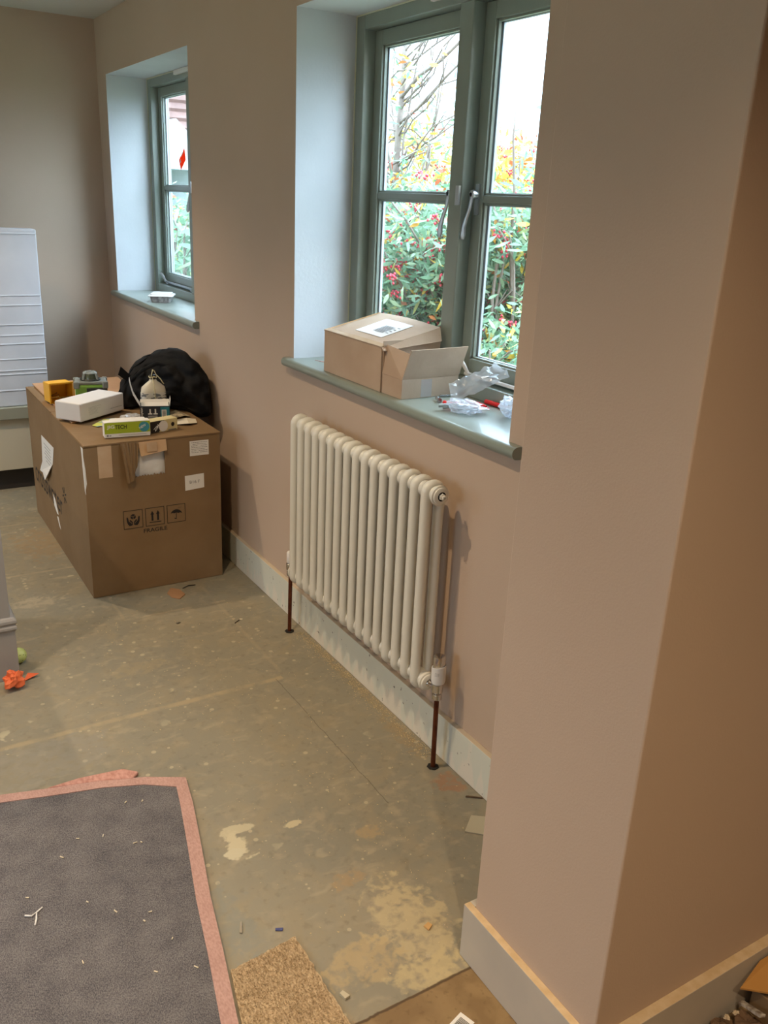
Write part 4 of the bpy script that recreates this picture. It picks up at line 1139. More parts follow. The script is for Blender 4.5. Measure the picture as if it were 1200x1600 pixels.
# shaved fluff beside the binding, lower right
# carpet offcut
M_BRC = fabric('tan_pile', (150, 128, 98), (196, 172, 138), 240, .6)
co_ = empty('carpet_offcut', (.62, 1.2, 0), 'tan carpet offcut with ragged edge beside the rug', 'carpet')
base_pts = []
def ragged(a, b, n, amp):
    a = Vector(a); b = Vector(b); t = (b - a).normalized(); nn = Vector((-t.y, t.x))
    return [a + (b - a) * (k / n) + nn * random.uniform(-amp, amp) for k in range(n)]
base_pts = ragged((.524, 1.378), (.686, 1.395), 16, .003) + ragged((.686, 1.395), (.688, 1.14), 20, .003) + ragged((.688, 1.14), (.70, .92), 10, .003) + ragged((.70, .92), (.430, .92), 6, .0) + [Vector((.430, .92)), Vector((.453, 1.03)), Vector((.496, 1.253))]
MB().prism([(p.x, p.y, .001) for p in base_pts], (0, 0, .006)).build('carpet_base', M_BRC, co_)
n = 30000
# pile tufts
def inside_tuft(x, y): return x < .684 + (0 if y > 1.14 else .012) and y < 1.375 + (x - .50) * .10 and x > .432 + (y - .92) * .198
mb = MB(); cnt = 0
while cnt < 34000:
    x = random.uniform(.41, .70); y = random.uniform(.95, 1.40)
    if not inside_tuft(x, y): continue
    cnt += 1
    t = random.uniform(0, 6.283); h = random.uniform(.0015, .004); lx_, ly_ = random.gauss(0, .0022), random.gauss(0, .0022); wv = Vector((math.cos(t), math.sin(t), 0)) * .0011
    b_ = Vector((x, y, .006)); nn_ = len(mb.v)
    mb.v += [tuple(b_ - wv), tuple(b_ + wv), (x + lx_, y + ly_, .006 + h)]; mb.f.append((nn_, nn_ + 1, nn_ + 2)); mb.m.append(0)
po = mb.build('pile', M_BRC, co_); tag(po, kind='stuff')

# scraps
M_STRAW = mat('pale_wood', (214, 200, 172), .8)
tag(MB().prism([(1.005, 3.30, .001), (1.035, 3.345, .001), (1.065, 3.315, .001), (1.07, 3.26, .001), (1.035, 3.225, .001), (1.01, 3.25, .001)][::-1], (0, 0, .003)).build('cardboard_scrap', card_mat('scrap_card', (164, 124, 90), (178, 138, 104)), bevel=.001), 'torn brown cardboard scrap on the floor before the large carton', 'cardboard')
mb = MB().tube([(1.08, 3.32, .003), (1.11, 3.335, .004), (1.14, 3.33, .003)], .002, 6)
tag(mb.build('twist_of_wire', M_BLACK, smooth='full'), 'short dark wire twist on the floor beside the cardboard scrap', 'wire')
def splinter(x, y, ang, L_, w_=.004, lab=None, m=None, h=.003, grp=None, nm='wood_splinter', cat='splinter'):
    M = Matrix.Translation((x, y, .0008)) @ Matrix.Rotation(ang, 4, 'Z')
    mb = MB(); mb.prism([M @ Vector(q) for q in ((-L_ / 2, -w_ / 2, 0), (L_ / 2, -w_ / 4, 0), (L_ / 2 * .9, w_ / 2, 0), (-L_ / 2 * .9, w_ / 2, 0))], (0, 0, h))
    o_ = mb.build(nm, m or M_STRAW); tag(o_, lab, cat, grp); return o_
splinter(.590, 1.482, 1.15, .034, .006, 'grey wood splinter on the floor just above the carpet offcut', mat('grey_wood', (150, 140, 122), .8))
splinter(1.355, 1.605, -.65, .05, .005, 'dark twig of wood on the floor by the window-wall skirting end', mat('dark_wood', (84, 64, 46), .8))
splinter(1.17, 2.93, .6, .035, .003, 'thin dark sliver on the floor before the left radiator pipe', mat('dark_sliver', (86, 76, 62), .8))
splinter(.975, 1.275, .3, .018, .016, 'small tan wood chip on the pale worn patch of floor', mat('tan_chip', (190, 150, 96), .8), .004, nm='wood_chip', cat='chip')
splinter(.665, 1.435, 2.6, .018, .008, 'tiny blue plastic scrap above the carpet offcut', mat('blue_scrap', (70, 74, 120), .5), .003, nm='plastic_scrap', cat='scrap')
splinter(.712, 1.205, 1.8, .020, .013, 'pale plaster chip against the right edge of the carpet offcut', mat('grey_chip', (184, 174, 150), .8), .006, nm='plaster_chip', cat='chip')
splinter(1.19, 2.94, -.4, .012, .008, 'small pale plaster flake by the left radiator pipe', None, .003, nm='plaster_flake', cat='flake')
splinter(.96, 3.02, .3, .016, .010, 'round grey washer-like chip on the floor before the carton', mat('washer', (110, 104, 92), .4, metal=.5), .002, nm='washer', cat='washer')
# bits on the rug
rs = random.Random(3)
spots = [(.478, 2.035), (.39, 1.93), (.47, 1.86), (.455, 1.865), (.52, 2.02), (.42, 1.62), (.18, 1.80), (.40, 1.60), (.35, 1.66), (.25, 1.55), (.30, 1.72), (.38, 1.45), (.44, 1.52), (.33, 1.95), (.46, 1.42), (.28, 1.90)]
for i, (x, y) in enumerate(spots):
    o_ = splinter(x, y, rs.uniform(0, 3), rs.uniform(.006, .012), .0025, 'pale wood shaving lying on the charcoal rug backing', None, .002, 'pale shavings on the rug backing', 'wood_shaving', 'shaving')
    o_.location = (0, 0, .0085)
mb = MB().tube([(.165, 1.745, .0105), (.178, 1.735, .012), (.190, 1.742, .011), (.186, 1.722, .011), (.180, 1.705, .0105)], .0022, 6).tube([(.19, 1.742, .011), (.205, 1.752, .0105)], .002, 6)
tag(mb.build('forked_white_scrap', M_WHITEP, smooth='full'), 'forked white plastic scrap on the rug backing at lower left', 'scrap')
# sawdust along the skirting: uncountable
mb = MB()
for k in range(2600):
    if k < 1500: x = 1.374 - abs(random.gauss(0, .028)); y = random.uniform(1.83, 2.74)
    else: x = random.uniform(.45, 1.35); y = random.uniform(1.2, 3.2)
    if x < .72 and y < 2.25: continue
    s_ = random.uniform(.0012, .0034) * (1 if k < 1500 else 1.1); t = random.uniform(0, 6.28); a = Vector((math.cos(t), math.sin(t), 0)) * s_; b = Vector((-a.y, a.x, 0)) * random.uniform(.3, .9); c = Vector((x, y, .0008 + random.uniform(0, .001)))
    mb.v += [tuple(c - a), tuple(c + b), tuple(c + a + Vector((0, 0, .0015)))]; nn_ = len(mb.v); mb.f.append((nn_ - 3, nn_ - 2, nn_ - 1)); mb.m.append(0)
tag(mb.build('sawdust', mat('sawdust', (196, 174, 132), .9)), 'sawdust and crumbs scattered along the skirting and over the floor', 'sawdust', kind='stuff')
# loose floor plate near the pier
tag(MB().prism([(1.245, 1.500, .0008), (1.30, 1.545, .0008), (1.36, 1.50, .0008), (1.31, 1.44, .0008)][::-1], (0, 0, .003)).build('metal_plate', mat('galvanised', (176, 168, 146), .5, metal=.2)), 'thin pale square plate on the floor behind the pier corner', 'plate')
# barcode sticker at the bottom edge
stk = empty('barcode_sticker', (.885, 1.015, 0), 'white barcode sticker stuck on the brown floorboard', 'sticker')
PS = Plane((.862, 1.000, .001), (.95, .30, 0), (-.30, .95, 0))
mb = MB(); PS.rect(mb, 0, 0, .058, .036, 0, .0006); mb.build('paper', M_PAPER, stk)
mb = MB(); x_ = .010
rs = random.Random(2)
while x_ < .048: w_ = rs.choice((.0008, .0014, .002)); PS.rect(mb, x_, .006, x_ + w_, .029, .0008, .0003); x_ += w_ + rs.choice((.001, .0016))
mb.build('barcode', M_BLACK, stk)

# rubble heap in the recess corner
M_RUB = mat('brown_rubble', (116, 88, 62), .9, rgb2=(88, 66, 46), scale=30)
for i, (x, y, r_, m_, lab) in enumerate(((1.345, .745, .034, M_RUB, 'brown rubble lump in the recess corner, leftmost of the heap'), (1.40, .720, .040, M_RUB, 'dark brown rubble lump below the white plaster strip'),
                              (1.372, .752, .008, mat('pale_plaster', (196, 176, 146), .9), 'small pale plaster crumb on the rubble, nearer the pier'), (1.398, .750, .008, mat('pale_plaster_b', (196, 176, 146), .9), 'small pale plaster crumb on the rubble, nearer the plaster strip'),
                              (1.30, .735, .022, M_RUB, 'low brown rubble piece at the foot of the recess skirting'))):
    tag(crumple('rubble_lump' if r_ > .01 else 'plaster_crumb', (x, y, .001 if r_ > .01 else .026), r_, r_ * .8, r_ * .5, m_, 20 + i, 8, .6, f=1.8), lab, 'rubble')
mb = MB(); mb.hexa([(1.420, .762, .03), (1.432, .757, .03), (1.42, .700, .055), (1.408, .705, .055)], [(1.422, .763, .036), (1.434, .758, .036), (1.422, .701, .061), (1.410, .706, .061)])
tag(mb.build('plaster_strip', mat('chalky_strip', (206, 196, 180), .85, rgb2=(120, 104, 90), scale=60), bevel=.001), 'broken white plaster strip sticking out of the rubble heap', 'strip')
tag(MB().hexa([(1.395, .751, .095), (1.56, .640, .07), (1.56, .760, .125), (1.47, .764, .118)], [(1.395, .751, .099), (1.56, .640, .074), (1.56, .760, .129), (1.47, .764, .122)]).build('cardboard_flap', card_mat('ochre_card', (178, 128, 66), (186, 136, 74))), 'ochre cardboard flap leaning over the rubble in recess corner', 'cardboard')
tag(MB().box(1.45, 1.62, .60, .755, .001, .068).build('brown_carton', M_CARD, bevel=.002), 'dark brown carton under the ochre cardboard flap', 'box')

# ------------------------------------------------------------------ near sill
SL = 1.0435
# box 1, closed
b1 = empty('sill_carton', (1.50, 2.46, SL), 'closed cardboard box with white address label on near sill', 'box')
A0, A1, D0, D1 = 2.272, 2.648, 1.387, 1.600
zt0, zt1 = SL + .136, SL + .190
mb = MB()
mb.hexa([(D0, A0, SL), (D1, A0, SL), (D1, A1, SL), (D0, A1, SL)], [(D0, A0, zt0), (D1, A0, zt0 + .018), (D1, A1, zt0 + .018), (D0, A1, zt0)])
mb.build('box_body', M_CARD2, b1, bevel=.002)
mb = MB()   # lid, lifted at the back
def lid(u, v): return Vector((D0 - .001 + (D1 - D0) * v, A1 - (A1 - A0 + .002) * u, zt0 + .002 + (zt1 - zt0 - .002) * v + .006 * math.sin(math.pi * u) * v))
P = [[lid(i / 10, j / 10) for j in range(11)] for i in range(11)]
mb.grid(P); mb.build('lid', M_CARD2, b1, solid=.004)
mb = MB()   # right flap drooping from the lid
def fl(u, v): 
    q = lid(1, v); return q + Vector((0, -.012 * u, -.030 * u * (0.3 + v) ))
P = [[fl(i / 5, j / 8) for j in range(9)] for i in range(6)]
mb.grid(P); mb.build('side_flap', M_CARD2, b1, solid=.003)
mb = MB()
nrm = (lid(0, 1) - lid(0, 0)).cross(lid(1, 0) - lid(0, 0)); nrm = nrm.normalized() if nrm.z > 0 else -nrm.normalized()
e = lambda u, v, h: lid(u, v) + nrm * h
mb.grid([[e(i / 6 * .44 + .33, j / 6 * .56 + .24, .0034) for j in range(7)] for i in range(7)]); lab = mb.build('address_label', M_PAPER, b1, solid=.0006)
mb = MB()
for k in range(11): mb.quad(e(.52, .36 + k * .022, .005), e(.68, .36 + k * .022, .005), e(.68, .371 + k * .022, .005), e(.52, .371 + k * .022, .005))
for k in range(4): mb.quad(e(.70, .38 + k * .07, .005), e(.74, .38 + k * .07, .005), e(.74, .40 + k * .07, .005), e(.70, .40 + k * .07, .005))
mb.build('barcode', M_GREYPR, lab)
mb = MB(); mb.grid([[e(i / 8, v, .0032) for v in (0.0, .10)] for i in range(9)]); mb.build('tape_strip', M_TAPE, b1)
mb = MB(); mb.grid([[e(u, j / 8, .0032) for j in range(9)] for u in (0.02, .045)]); mb.build('tape_strip', mat('amber_tape', (196, 146, 84), .4), b1)
# box 2, open with raised flaps
b2 = empty('open_carton', (1.50, 2.20, SL), 'small open cardboard box with raised flaps on near sill', 'box')
E0, E1, G0, G1 = 2.158, 2.268, 1.394, 1.605; hh = .060
rotM = Matrix.Translation((G0, E0, SL)) @ Matrix.Rotation(math.radians(1.5), 4, 'Z')
W_, D_ = G1 - G0, E1 - E0; tt = .003
mb = MB()
mb.box(0, W_, 0, tt, 0, hh, rotM).box(0, W_, D_ - tt, D_, 0, hh, rotM).box(0, tt, tt, D_ - tt, 0, hh, rotM).box(W_ - tt, W_, tt, D_ - tt, 0, hh, rotM).box(tt, W_ - tt, tt, D_ - tt, 0, tt, rotM)
mb.build('box_body', M_CARD2, b2, bevel=.0008)
def flap(a, b, c, d): 
    mb = MB(); mb.grid([[rotM @ Vector(a), rotM @ Vector(b)], [rotM @ Vector(d), rotM @ Vector(c)]]); return mb.build('flap', M_CARD2, b2, solid=.003)
flap((0, .001, hh), (W_, .001, hh), (W_ + .012, -.022, hh + .092), (.010, -.026, hh + .090))
flap((0, D_ - .001, hh), (W_, D_ - .001, hh), (W_ + .004, D_ + .0, hh + .100), (.0, D_ - .0, hh + .098))
flap((.001, 0, hh), (.001, D_, hh), (.012, D_ - .004, hh + .088), (.040, .012, hh + .070))
flap((W_ - .001, 0, hh), (W_ - .001, D_, hh), (W_ - .03, D_ - .02, hh + .05), (W_ - .03, .02, hh + .05))
mb = MB(); mb.grid([[rotM @ Vector((.07 + .02 * i, -.0008, .002 + .018 * j)) for j in range(4)] for i in range(3)]); mb.build('tape_strip', M_FILM, b2)

M_ZINC = mat('zinc', (190, 192, 194), .25, metal=.9)
def rod(a, b, prof): a = Vector(a); b = Vector(b); return MB().lathe(a, prof, (b - a), 6)
mb = MB(); a = Vector((1.478, 2.078, SL + .0075)); d = Vector((.30, .72, .0)).normalized()
mb.lathe(a, [(.0085, 0), (.0088, .001), (.0088, .006), (.0085, .007)], d, 6); mb.lathe(a + d * .007, [(.0052, 0)] + [(.0052 if k % 2 else .0046, .001 + .0013 * k) for k in range(24)] + [(.004, .034)], d, 14)
tag(mb.build('hex_bolt', M_ZINC, smooth=True), 'zinc hexagon-head bolt lying before the open sill box', 'bolt')
mb = MB(); a = Vector((1.525, 2.150, SL + .004)); d = Vector((.7, -.12, 0)).normalized()
mb.lathe(a, [(.0008, 0)] + [(.0042 if k % 2 else .0028, .004 + .0022 * k) for k in range(18)] + [(.003, .05), (.006, .056), (.006, .060)], d, 12)
tag(mb.build('coach_screw', M_ZINC, smooth=True), 'long threaded screw half under the clear plastic bag', 'screw')
M_RED = mat('red_plastic', (214, 38, 40), .4)
def plug(a, b, lab):
    a = Vector(a); b = Vector(b); d = b - a; L_ = d.length
    mb = MB(); mb.lathe(a, [(.0045, 0), (.0072, .002), (.0066, L_ * .2), (.0074, L_ * .25), (.0064, L_ * .45), (.0072, L_ * .5), (.006, L_ * .75), (.0066, L_ * .8), (.004, L_)], d, 12)
    tag(mb.build('wall_plug', M_RED, smooth=True), lab, 'wall plug')
plug((1.474, 2.052, SL + .0075), (1.490, 2.000, SL + .0075), 'red wall plug poking out left of the bag of fixings')
plug((1.556, 2.045, SL + .0075), (1.562, 1.960, SL + .0075), 'red wall plug lying behind the bag of fixings')
plug((1.606, 2.022, SL + .0075), (1.615, 1.930, SL + .0075), 'red wall plug beside the crumpled plastic at the sill end')
# clear flat bag draped up against the window
P = []
cor = [Vector((1.530, 2.110, SL + .050)), Vector((1.500, 2.045, SL + .004)), Vector((1.640, 1.955, SL + .092)), Vector((1.652, 2.030, SL + .125))]
for i in range(22):
    u = i / 21; row = []
    for j in range(12):
        v = j / 11
        q = cor[0] * (1 - u) * (1 - v) + cor[1] * (1 - u) * v + cor[2] * u * v + cor[3] * u * (1 - v)
        q = q + Vector((-.4, -.3, .9)) * (.022 * noise.noise(Vector((u * 3, v * 2, 1))) + .008 * noise.noise(Vector((u * 9, v * 6, 4))) + .004 * abs(noise.noise(Vector((u * 16, v * 5, 9)))))
        q.x = min(q.x, 1.616 if q.z < 1.09 else 1.635); q.z = max(q.z, SL + .002)
        row.append(q)
    P.append(row)
cb = empty('clear_plastic_bag', (1.55, 2.05, SL), 'long flat clear plastic bag propped against the window frame', 'bag')
MB().grid(P).build('film', M_FILM, cb, smooth=True)
mb = MB(); mb.grid([[P[i][j] + Vector((-.003, -.003, .002)) for j in (5, 6, 7)] for i in (12, 13, 14, 15)]); mb.build('white_label', M_PAPER, cb)
# bag of fixings
fb = empty('bag_of_fixings', (1.48, 1.95, SL), 'crumpled clear bag holding white and red fixings', 'bag')
crumple('film', (1.480, 1.955, SL + .0003), .052, .070, .019, M_FILM, 5, 14, .45, parent=fb)
mb = MB()
for k, (x, y, a, L_) in enumerate(((1.455, 1.985, .5, .055), (1.470, 1.975, .45, .06), (1.440, 1.99, .6, .05))):
    d = Vector((math.cos(a), -math.sin(a) * .6, .05)); c = Vector((x, y, SL + .012 + .002 * k)); mb.lathe(c - d * L_ / 2, [(.005, 0), (.0055, .002), (.0055, L_ - .002), (.005, L_)], d, 10)
mb.build('grey_fixings', mat('grey_plastic', (168, 178, 178), .4), fb, smooth=True)
MB().prism([(1.47, 1.99, SL + .022), (1.545, 1.925, SL + .012), (1.53, 1.905, SL + .012), (1.455, 1.955, SL + .024)], (0, 0, .002)).build('red_and_white_card', mat('red_white_card', (235, 232, 232), .5, rgb2=(216, 70, 80), scale=45, lo=.54, hi=.56), fb)
crumple('wrap', (1.565, 1.845, SL + .0003), .042, .038, .032, M_FILM2, 8, 14, .5, 'crumpled milky plastic at the near end of the sill', 'plastic wrap')
tag(MB().prism([(1.448, 2.835, SL + .0005), (1.47, 2.79, SL + .0005), (1.50, 2.74, SL + .0005), (1.47, 2.76, SL + .0005)], (0, 0, .0015)).build('pink_paper', mat('pink_paper', (206, 160, 150), .8)), 'pink paper scrap on the sill left of the closed box', 'paper')
# far sill: plastic tub with lid
tr = empty('takeaway_tub', (1.475, 4.70, SL), 'shallow clear plastic tub with lid on the far sill', 'tub')
MT = Matrix.Translation((1.475, 4.70, SL)) @ Matrix.Rotation(math.radians(-25), 4, 'Z')
mb = MB()
def rr(w_, d_, z, r=.012): 
    q = []
    for cx_, cy_, a0 in ((w_ - r, d_ - r, 0), (-w_ + r, d_ - r, 90), (-w_ + r, -d_ + r, 180), (w_ - r, -d_ + r, 270)):
        for k in range(5): a = math.radians(a0 + 22.5 * k); q.append(MT @ Vector((cx_ + r * math.cos(a), cy_ + r * math.sin(a), z)))
    return q
mb.rings([rr(.048, .062, .001), rr(.056, .070, .032)]); mb.build('tub_base', mat('speckled_tub', (186, 178, 176), .3, rgb2=(120, 112, 112), scale=60), tr)
mb = MB(); mb.rings([rr(.064, .080, .0325), rr(.064, .080, .036), rr(.054, .068, .038), rr(.052, .066, .045), rr(.048, .062, .045)]); mb.build('lid', M_WHITEP, tr)
# orange tag stuck on the far pane
def sticker_mat():
    m = bpy.data.materials.new('orange_translucent_film'); m.use_nodes = True; t = m.node_tree; t.nodes.clear()
    o = t.nodes.new('ShaderNodeOutputMaterial'); a = t.nodes.new('ShaderNodeBsdfDiffuse'); b = t.nodes.new('ShaderNodeBsdfTranslucent'); x = t.nodes.new('ShaderNodeMixShader')
    for q in (a, b): q.inputs[0].default_value = (*lin((232, 96, 56)), 1)
    x.inputs[0].default_value = .5; t.links.new(a.outputs[0], x.inputs[1]); t.links.new(b.outputs[0], x.inputs[2]); t.links.new(x.outputs[0], o.inputs[0]); return m
ot = empty('orange_sticker', (1.684, 4.90, 1.76), 'orange sticker stuck to the far window pane', 'sticker')
mb = MB(); mb.prism([(1.6795, 4.955, 1.765), (1.6795, 4.925, 1.715), (1.6795, 4.845, 1.765), (1.6795, 4.858, 1.825)], (.0012, 0, 0)); mb.build('sticker_sheet', sticker_mat(), ot)
mb = MB(); mb.prism([(1.6788, 4.938, 1.765), (1.6788, 4.930, 1.748), (1.6788, 4.917, 1.755), (1.6788, 4.925, 1.772)], (.0006, 0, 0)); mb.prism([(1.6788, 4.915, 1.785), (1.6788, 4.912, 1.780), (1.6788, 4.875, 1.805), (1.6788, 4.878, 1.810)], (.0006, 0, 0)); mb.build('white_print', M_PAPER, ot)

# ------------------------------------------------------------------ outside
struct(MB().box(XO, 60, -30, 90, -.55, -.35).build('ground', mat('rough_grass', (124, 136, 112), .95, rgb2=(146, 150, 128), scale=3)))
struct(MB().box(-40, -2.4, -30, 60, -.55, -.35).build('lawn', mat('rough_grass_b', (124, 136, 112), .95, rgb2=(146, 150, 128), scale=3)))

def leaf_mat(name, cols, trans=.35):
    m = bpy.data.materials.new(name); m.use_nodes = True; t = m.node_tree; t.nodes.clear(); N = t.nodes.new; L = t.links
    o = N('ShaderNodeOutputMaterial'); g = N('ShaderNodeNewGeometry'); r = N('ShaderNodeValToRGB'); r.color_ramp.interpolation = 'LINEAR'
    els = r.color_ramp.elements
    while len(els) < len(cols): els.new(.5)
    for i, (p, c) in enumerate(cols): els[i].position = p; els[i].color = (*lin(c), 1)
    d = N('ShaderNodeBsdfDiffuse'); tr = N('ShaderNodeBsdfTranslucent'); mx = N('ShaderNodeMixShader'); mx.inputs[0].default_value = trans
    gl = N('ShaderNodeBsdfGlossy'); gl.inputs['Roughness'].default_value = .35; mx2 = N('ShaderNodeMixShader'); mx2.inputs[0].default_value = .06
    L.new(g.outputs['Random Per Island'], r.inputs[0]); L.new(r.outputs[0], d.inputs[0]); L.new(r.outputs[0], tr.inputs[0])
    L.new(d.outputs[0], mx.inputs[1]); L.new(tr.outputs[0], mx.inputs[2]); L.new(mx.outputs[0], mx2.inputs[1]); L.new(gl.outputs[0], mx2.inputs[2]); L.new(mx2.outputs[0], o.inputs[0]); return m
M_LEAF = leaf_mat('hazed_green_leaf', [(0, (92, 130, 100)), (.35, (122, 158, 126)), (.7, (146, 176, 150)), (.93, (164, 184, 142)), (1, (196, 194, 120))])  # pale mint tones put the overexposed haze into the leaf colour
M_LEAFY = leaf_mat('autumn_leaf', [(0, (214, 170, 60)), (.4, (226, 190, 80)), (.7, (200, 120, 60)), (1, (190, 80, 60))])
M_LEAFYG = leaf_mat('yellow_green_leaf', [(0, (176, 176, 84)), (.5, (202, 190, 96)), (1, (150, 164, 92))])
M_BERRY = mat('red_berry', (206, 58, 78), .4)
M_BARK = mat('grey_bark', (122, 108, 100), .9, rgb2=(140, 128, 118), scale=20)

def leaves(points, dirs, length, width, name, matl, parent, kind=None):
    n = len(points); P0 = np.array(points); D = np.array(dirs); D /= np.linalg.norm(D, axis=1)[:, None]
    rnd = rng.normal(size=(n, 3)); Sd = np.cross(D, rnd); Sd /= np.linalg.norm(Sd, axis=1)[:, None]; Nn = np.cross(Sd, D)
    Ls = length * rng.uniform(.6, 1.25, n)[:, None]; Ws = width * rng.uniform(.7, 1.2, n)[:, None]; curl = rng.uniform(-.25, .1, n)[:, None]
    v = np.stack([P0, P0 + D * Ls * .35 + Sd * Ws * .5 + Nn * Ws * .15, P0 + D * Ls * .35 - Sd * Ws * .5 + Nn * Ws * .15,
                  P0 + D * Ls * .72 + Sd * Ws * .35 + Nn * Ls * curl * .4, P0 + D * Ls * .72 - Sd * Ws * .35 + Nn * Ls * curl * .4, P0 + D * Ls + Nn * Ls * curl], 1).reshape(-1, 3)
    f = []
    for i in range(n): b = 6 * i; f += [(b, b + 1, b + 2), (b + 1, b + 3, b + 4, b + 2), (b + 3, b + 5, b + 4)]
    mb = MB(); mb.v = [tuple(q) for q in v]; mb.f = f; mb.m = [0] * len(f)
    o_ = mb.build(name, matl, parent)
    return o_
def berries(points, r, name, parent):
    mb = MB()
    for c in points:
        c = Vector(c); n0 = len(mb.v)
        mb.v += [tuple(c + Vector(d) * r) for d in ((1, 0, 0), (0, 1, 0), (-1, 0, 0), (0, -1, 0), (0, 0, 1), (0, 0, -1), (.6, .6, .6), (-.6, .6, .6), (-.6, -.6, .6), (.6, -.6, .6))]
        for a, b in ((0, 1), (1, 2), (2, 3), (3, 0)): mb.f += [(n0 + a, n0 + b, n0 + 4), (n0 + b, n0 + a, n0 + 5)]; mb.m += [0, 0]
    return mb.build(name, M_BERRY, parent, smooth='full')

def shrub(name, base, R, top, n_stem, n_leaf, lab, cat='shrub', lmat=None, ylw=.12, berry=0, leafL=.085, leafW=.020, seed=1, zmin=0.1, sparse=False, group=None):
    rs = random.Random(seed); base = Vector(base)
    root = empty(name, base, lab, cat, group)
    st = MB(); paths = []
    for i in range(n_stem):
        a = rs.uniform(0, 6.283); rr_ = rs.uniform(0, .25) * R; p = base + Vector((math.cos(a) * rr_, math.sin(a) * rr_, 0)); a2 = rs.uniform(0, 6.283); sp_ = rs.uniform(.2, 1.0) * R; H = (top - base.z) * rs.uniform(.72, 1.0)
        pts = []
        for k in range(9):
            u = k / 8
            pts.append(p + Vector((math.cos(a2) * sp_ * u ** 1.3 + .04 * rs.uniform(-1, 1), math.sin(a2) * sp_ * u ** 1.3 + .04 * rs.uniform(-1, 1), H * (u - .18 * u ** 3))))
        st.tube(pts, [.013 * (1 - .7 * k / 8) + .0015 for k in range(9)], 5); paths.append(pts)
        for b in range(4):
            k = rs.randint(3, 7); q = pts[k]; a3 = rs.uniform(0, 6.283); L_ = rs.uniform(.15, .45) * R
            pp = [q, q + Vector((math.cos(a3) * L_ * .5, math.sin(a3) * L_ * .5, .10)), q + Vector((math.cos(a3) * L_, math.sin(a3) * L_, .10 + rs.uniform(-.1, .1)))]
            st.tube(pp, [.0065, .005, .003], 4); paths.append([pp[0], (pp[0] + pp[1]) / 2, pp[1], (pp[1] + pp[2]) / 2, pp[2]])
    st.build('stem', M_BARK, root, smooth='full')
    def sample(n):
        pts, dr = [], []
        while len(pts) < n:
            pth = rs.choice(paths); k = rs.randint(1 if len(pth) > 5 else 0, len(pth) - 2); u = rs.random(); q = pth[k].lerp(pth[k + 1], u)
            q = q + Vector((rs.gauss(0, .09), rs.gauss(0, .09), rs.gauss(0, .08)))
            if q.z < base.z + zmin: continue
            pts.append(tuple(q)); dr.append((rs.gauss(0, 1), rs.gauss(0, 1), rs.gauss(-.25, .7)))
        return pts, dr
    p, d = sample(int(n_leaf * (1 - ylw))); leaves(p, d, leafL, leafW, 'foliage', lmat or M_LEAF, root)
    if ylw: p, d = sample(int(n_leaf * ylw)); o_ = leaves(p, d, leafL * .9, leafW * 1.2, 'autumn_foliage', M_LEAFY, root); o_['label'] = 'yellow and orange autumn leaves'
    if berry:
        pts = []
        p, d = sample(berry)
        for q in p:
            for k in range(rs.randint(7, 13)): pts.append((q[0] + rs.gauss(0, .018), q[1] + rs.gauss(0, .018), q[2] + rs.gauss(0, .015)))
        o_ = berries(pts, .0098, 'berries', root); o_['kind'] = 'stuff'; o_['label'] = 'clusters of small red berries'
    return root
GZ = -.35
shrub('background_bush', (5.4, 8.6, GZ), 1.1, 2.3, 30, 12000, 'dark green bush behind the berry shrub of the left pane', ylw=.06, seed=31, leafL=.10, leafW=.04)
shrub('berry_shrub', (3.35, 4.15, GZ), .85, 2.25, 40, 30000, 'leafy berry shrub behind the right pane of near window', berry=700, ylw=.08, seed=4)
shrub('berry_shrub', (3.45, 5.30, GZ), .85, 2.25, 40, 30000, 'leafy berry shrub behind the left pane of near window', berry=700, ylw=.08, seed=5)
shrub('yellow_shrub', (5.6, 7.0, GZ), 1.2, 2.9, 30, 12000, 'yellowing bush behind the berry shrubs', lmat=M_LEAFYG, ylw=.3, seed=6, leafL=.08, leafW=.03)
shrub('autumn_shrub', (4.3, 5.35, GZ), .95, 2.55, 34, 15000, 'yellow and orange leaved shrub rising behind the berry shrubs', lmat=M_LEAFYG, ylw=.35, berry=500, seed=51, leafL=.085, leafW=.024, zmin=1.2)
shrub('low_shrub', (2.85, 3.55, GZ), .5, 1.35, 22, 9000, 'low leafy shrub close outside the right pane of near window', ylw=.08, berry=160, seed=41)
shrub('low_shrub', (2.85, 4.45, GZ), .45, 1.25, 18, 8000, 'low leafy shrub close outside the left pane of near window', ylw=.06, berry=160, seed=42)
sapl = shrub('slender_tree', (3.5, 5.55, GZ), .8, 3.7, 13, 1300, 'tall sapling with bare twigs in the left pane sky', 'tree', ylw=.35, seed=9, zmin=1.6)
shrub('overhanging_shrub', (3.1, 3.72, GZ), .45, 2.75, 7, 400, 'thin shoots with a few leaves in the right pane sky', 'shrub', ylw=.1, seed=12, zmin=1.7)
shrub('side_shrub', (3.35, 9.0, GZ), .85, 2.0, 24, 9000, 'green shrub behind the far window', ylw=.1, seed=15, leafL=.09, leafW=.024)
shrub('broad_leaf_shrub', (2.75, 8.0, GZ), .4, 2.15, 7, 170, 'shrub with long broad leaves behind the far window top', ylw=0, seed=18, leafL=.17, leafW=.045, zmin=1.0)
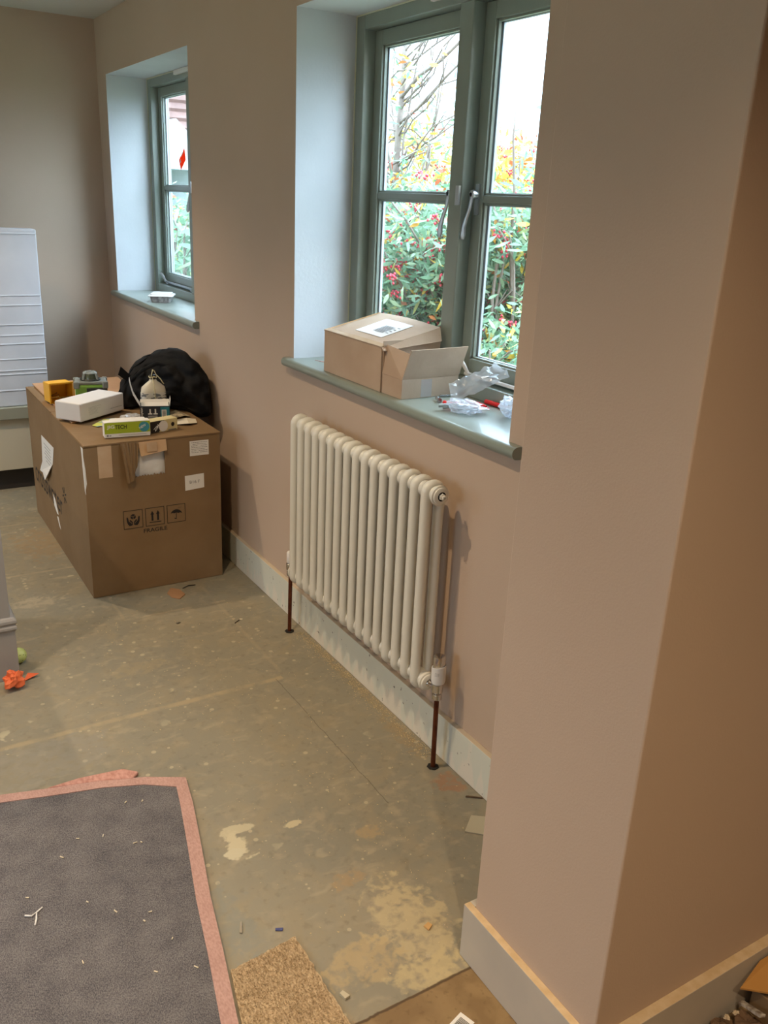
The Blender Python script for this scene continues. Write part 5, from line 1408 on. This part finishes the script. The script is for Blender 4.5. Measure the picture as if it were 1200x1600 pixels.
# sapling trunk
mb = MB().tube([(3.50, 5.66, GZ), (3.50, 5.64, 1.9), (3.51, 5.61, 2.4), (3.50, 5.60, 3.1)], [.03, .024, .02, .014], 8)
mb.tube([(3.50, 5.62, 2.28), (3.50, 5.40, 2.40), (3.50, 5.15, 2.47), (3.5, 4.80, 2.62)], [.015, .013, .011, .009], 6)
mb.tube([(3.50, 5.63, 2.12), (3.50, 5.40, 2.2), (3.5, 5.1, 2.36), (3.5, 4.8, 2.5)], [.012, .010, .008, .006], 6)
mb.tube([(3.50, 5.62, 2.06), (3.5, 5.75, 2.0), (3.5, 5.9, 1.98)], [.008, .006, .003], 6)
rs = random.Random(77)
for k in range(34):
    z_ = rs.uniform(1.7, 3.0); sg_ = rs.choice((-1, -1, 1)); L_ = rs.uniform(.25, .7)
    p0 = Vector((3.50, 5.64 - (z_ - 1.9) * .03, z_)); pts = [p0]
    for q in range(4): pts.append(pts[-1] + Vector((rs.gauss(0, .03), sg_ * L_ / 4, L_ / 4 * rs.uniform(.1, .9))))
    mb.tube(pts, [.0075, .0065, .0058, .0052, .0045], 5)
    for q in (2, 3):
        e_ = pts[q] + Vector((rs.gauss(0, .04), sg_ * rs.uniform(-.05, .12), rs.uniform(-.14, .16))); mb.tube([pts[q], e_], [.0055, .004], 5)
mb.build('trunk', M_BARK, sapl, smooth='full')
# garden wall and house behind the far window
gw = MB(); gw.box(2.6, 9, 11.6, 12.0, -.35, .95); tag(gw.build('garden_wall', mat('rubble_stone', (104, 108, 104), .9, rgb2=(76, 82, 78), scale=6, bump=.6, bscale=8), bevel=.02), 'grey stone garden wall behind the far window shrub', 'wall')
hs = empty('neighbour_house', (7.5, 20, GZ), 'neighbouring house with brown tiled roof and pale gable wall', 'house')
MB().box(3.0, 8.2, 17.2, 24, GZ, 2.25).build('wall', mat('pale_render', (128, 134, 132), .9), hs)
mb = MB()
nr = 14
for k in range(nr):
    y_, z_ = 16.8 + k * .30, 2.15 + k * .19
    mb.hexa([(2.7, y_, z_), (8.5, y_, z_), (8.5, y_ + .34, z_ + .19), (2.7, y_ + .34, z_ + .19)], [(2.7, y_ - .01, z_ + .06), (8.5, y_ - .01, z_ + .06), (8.5, y_ + .34, z_ + .21), (2.7, y_ + .34, z_ + .21)])
mb.hexa([(2.7, 21, 4.8), (8.5, 21, 4.8), (8.5, 24.4, 2.2), (2.7, 24.4, 2.2)], [(2.7, 21, 4.9), (8.5, 21, 4.9), (8.5, 24.4, 2.3), (2.7, 24.4, 2.3)])
mb.build('tiled_roof', mat('brown_tiles', (96, 68, 60), .85, rgb2=(112, 82, 72), scale=4), hs)
mb = MB(); mb.prism([(4.9, 16.6, 2.0), (6.3, 16.6, 2.0), (6.3, 16.6, 2.15), (5.6, 16.6, 2.85), (4.9, 16.6, 2.15)][::-1], (0, 2.0, 0)); mb.build('porch_gable', mat('white_boards', (190, 196, 202), .7), hs)
mb = MB(); mb.box(5.2, 6.0, 16.55, 16.6, .5, 1.6); mb.build('window', M_GLASS, hs)
# hazy wooded hill
rsn = Vector((3.1, 0, 0)); P = []
for i in range(60):
    row = []
    for j in range(14):
        x = -20 + i * 3.5 + 30; dist = j / 13
        yb = 60 + 40 * dist
        h = -0.5 + (6.6 + 2.2 * noise.noise(Vector((i * .13, 2, 0))) + .7 * noise.noise(Vector((i * .9, j * .9, 3)))) * math.sin(min(1, dist * 1.25) * math.pi / 2)
        row.append((x, yb, h))
    P.append(row)
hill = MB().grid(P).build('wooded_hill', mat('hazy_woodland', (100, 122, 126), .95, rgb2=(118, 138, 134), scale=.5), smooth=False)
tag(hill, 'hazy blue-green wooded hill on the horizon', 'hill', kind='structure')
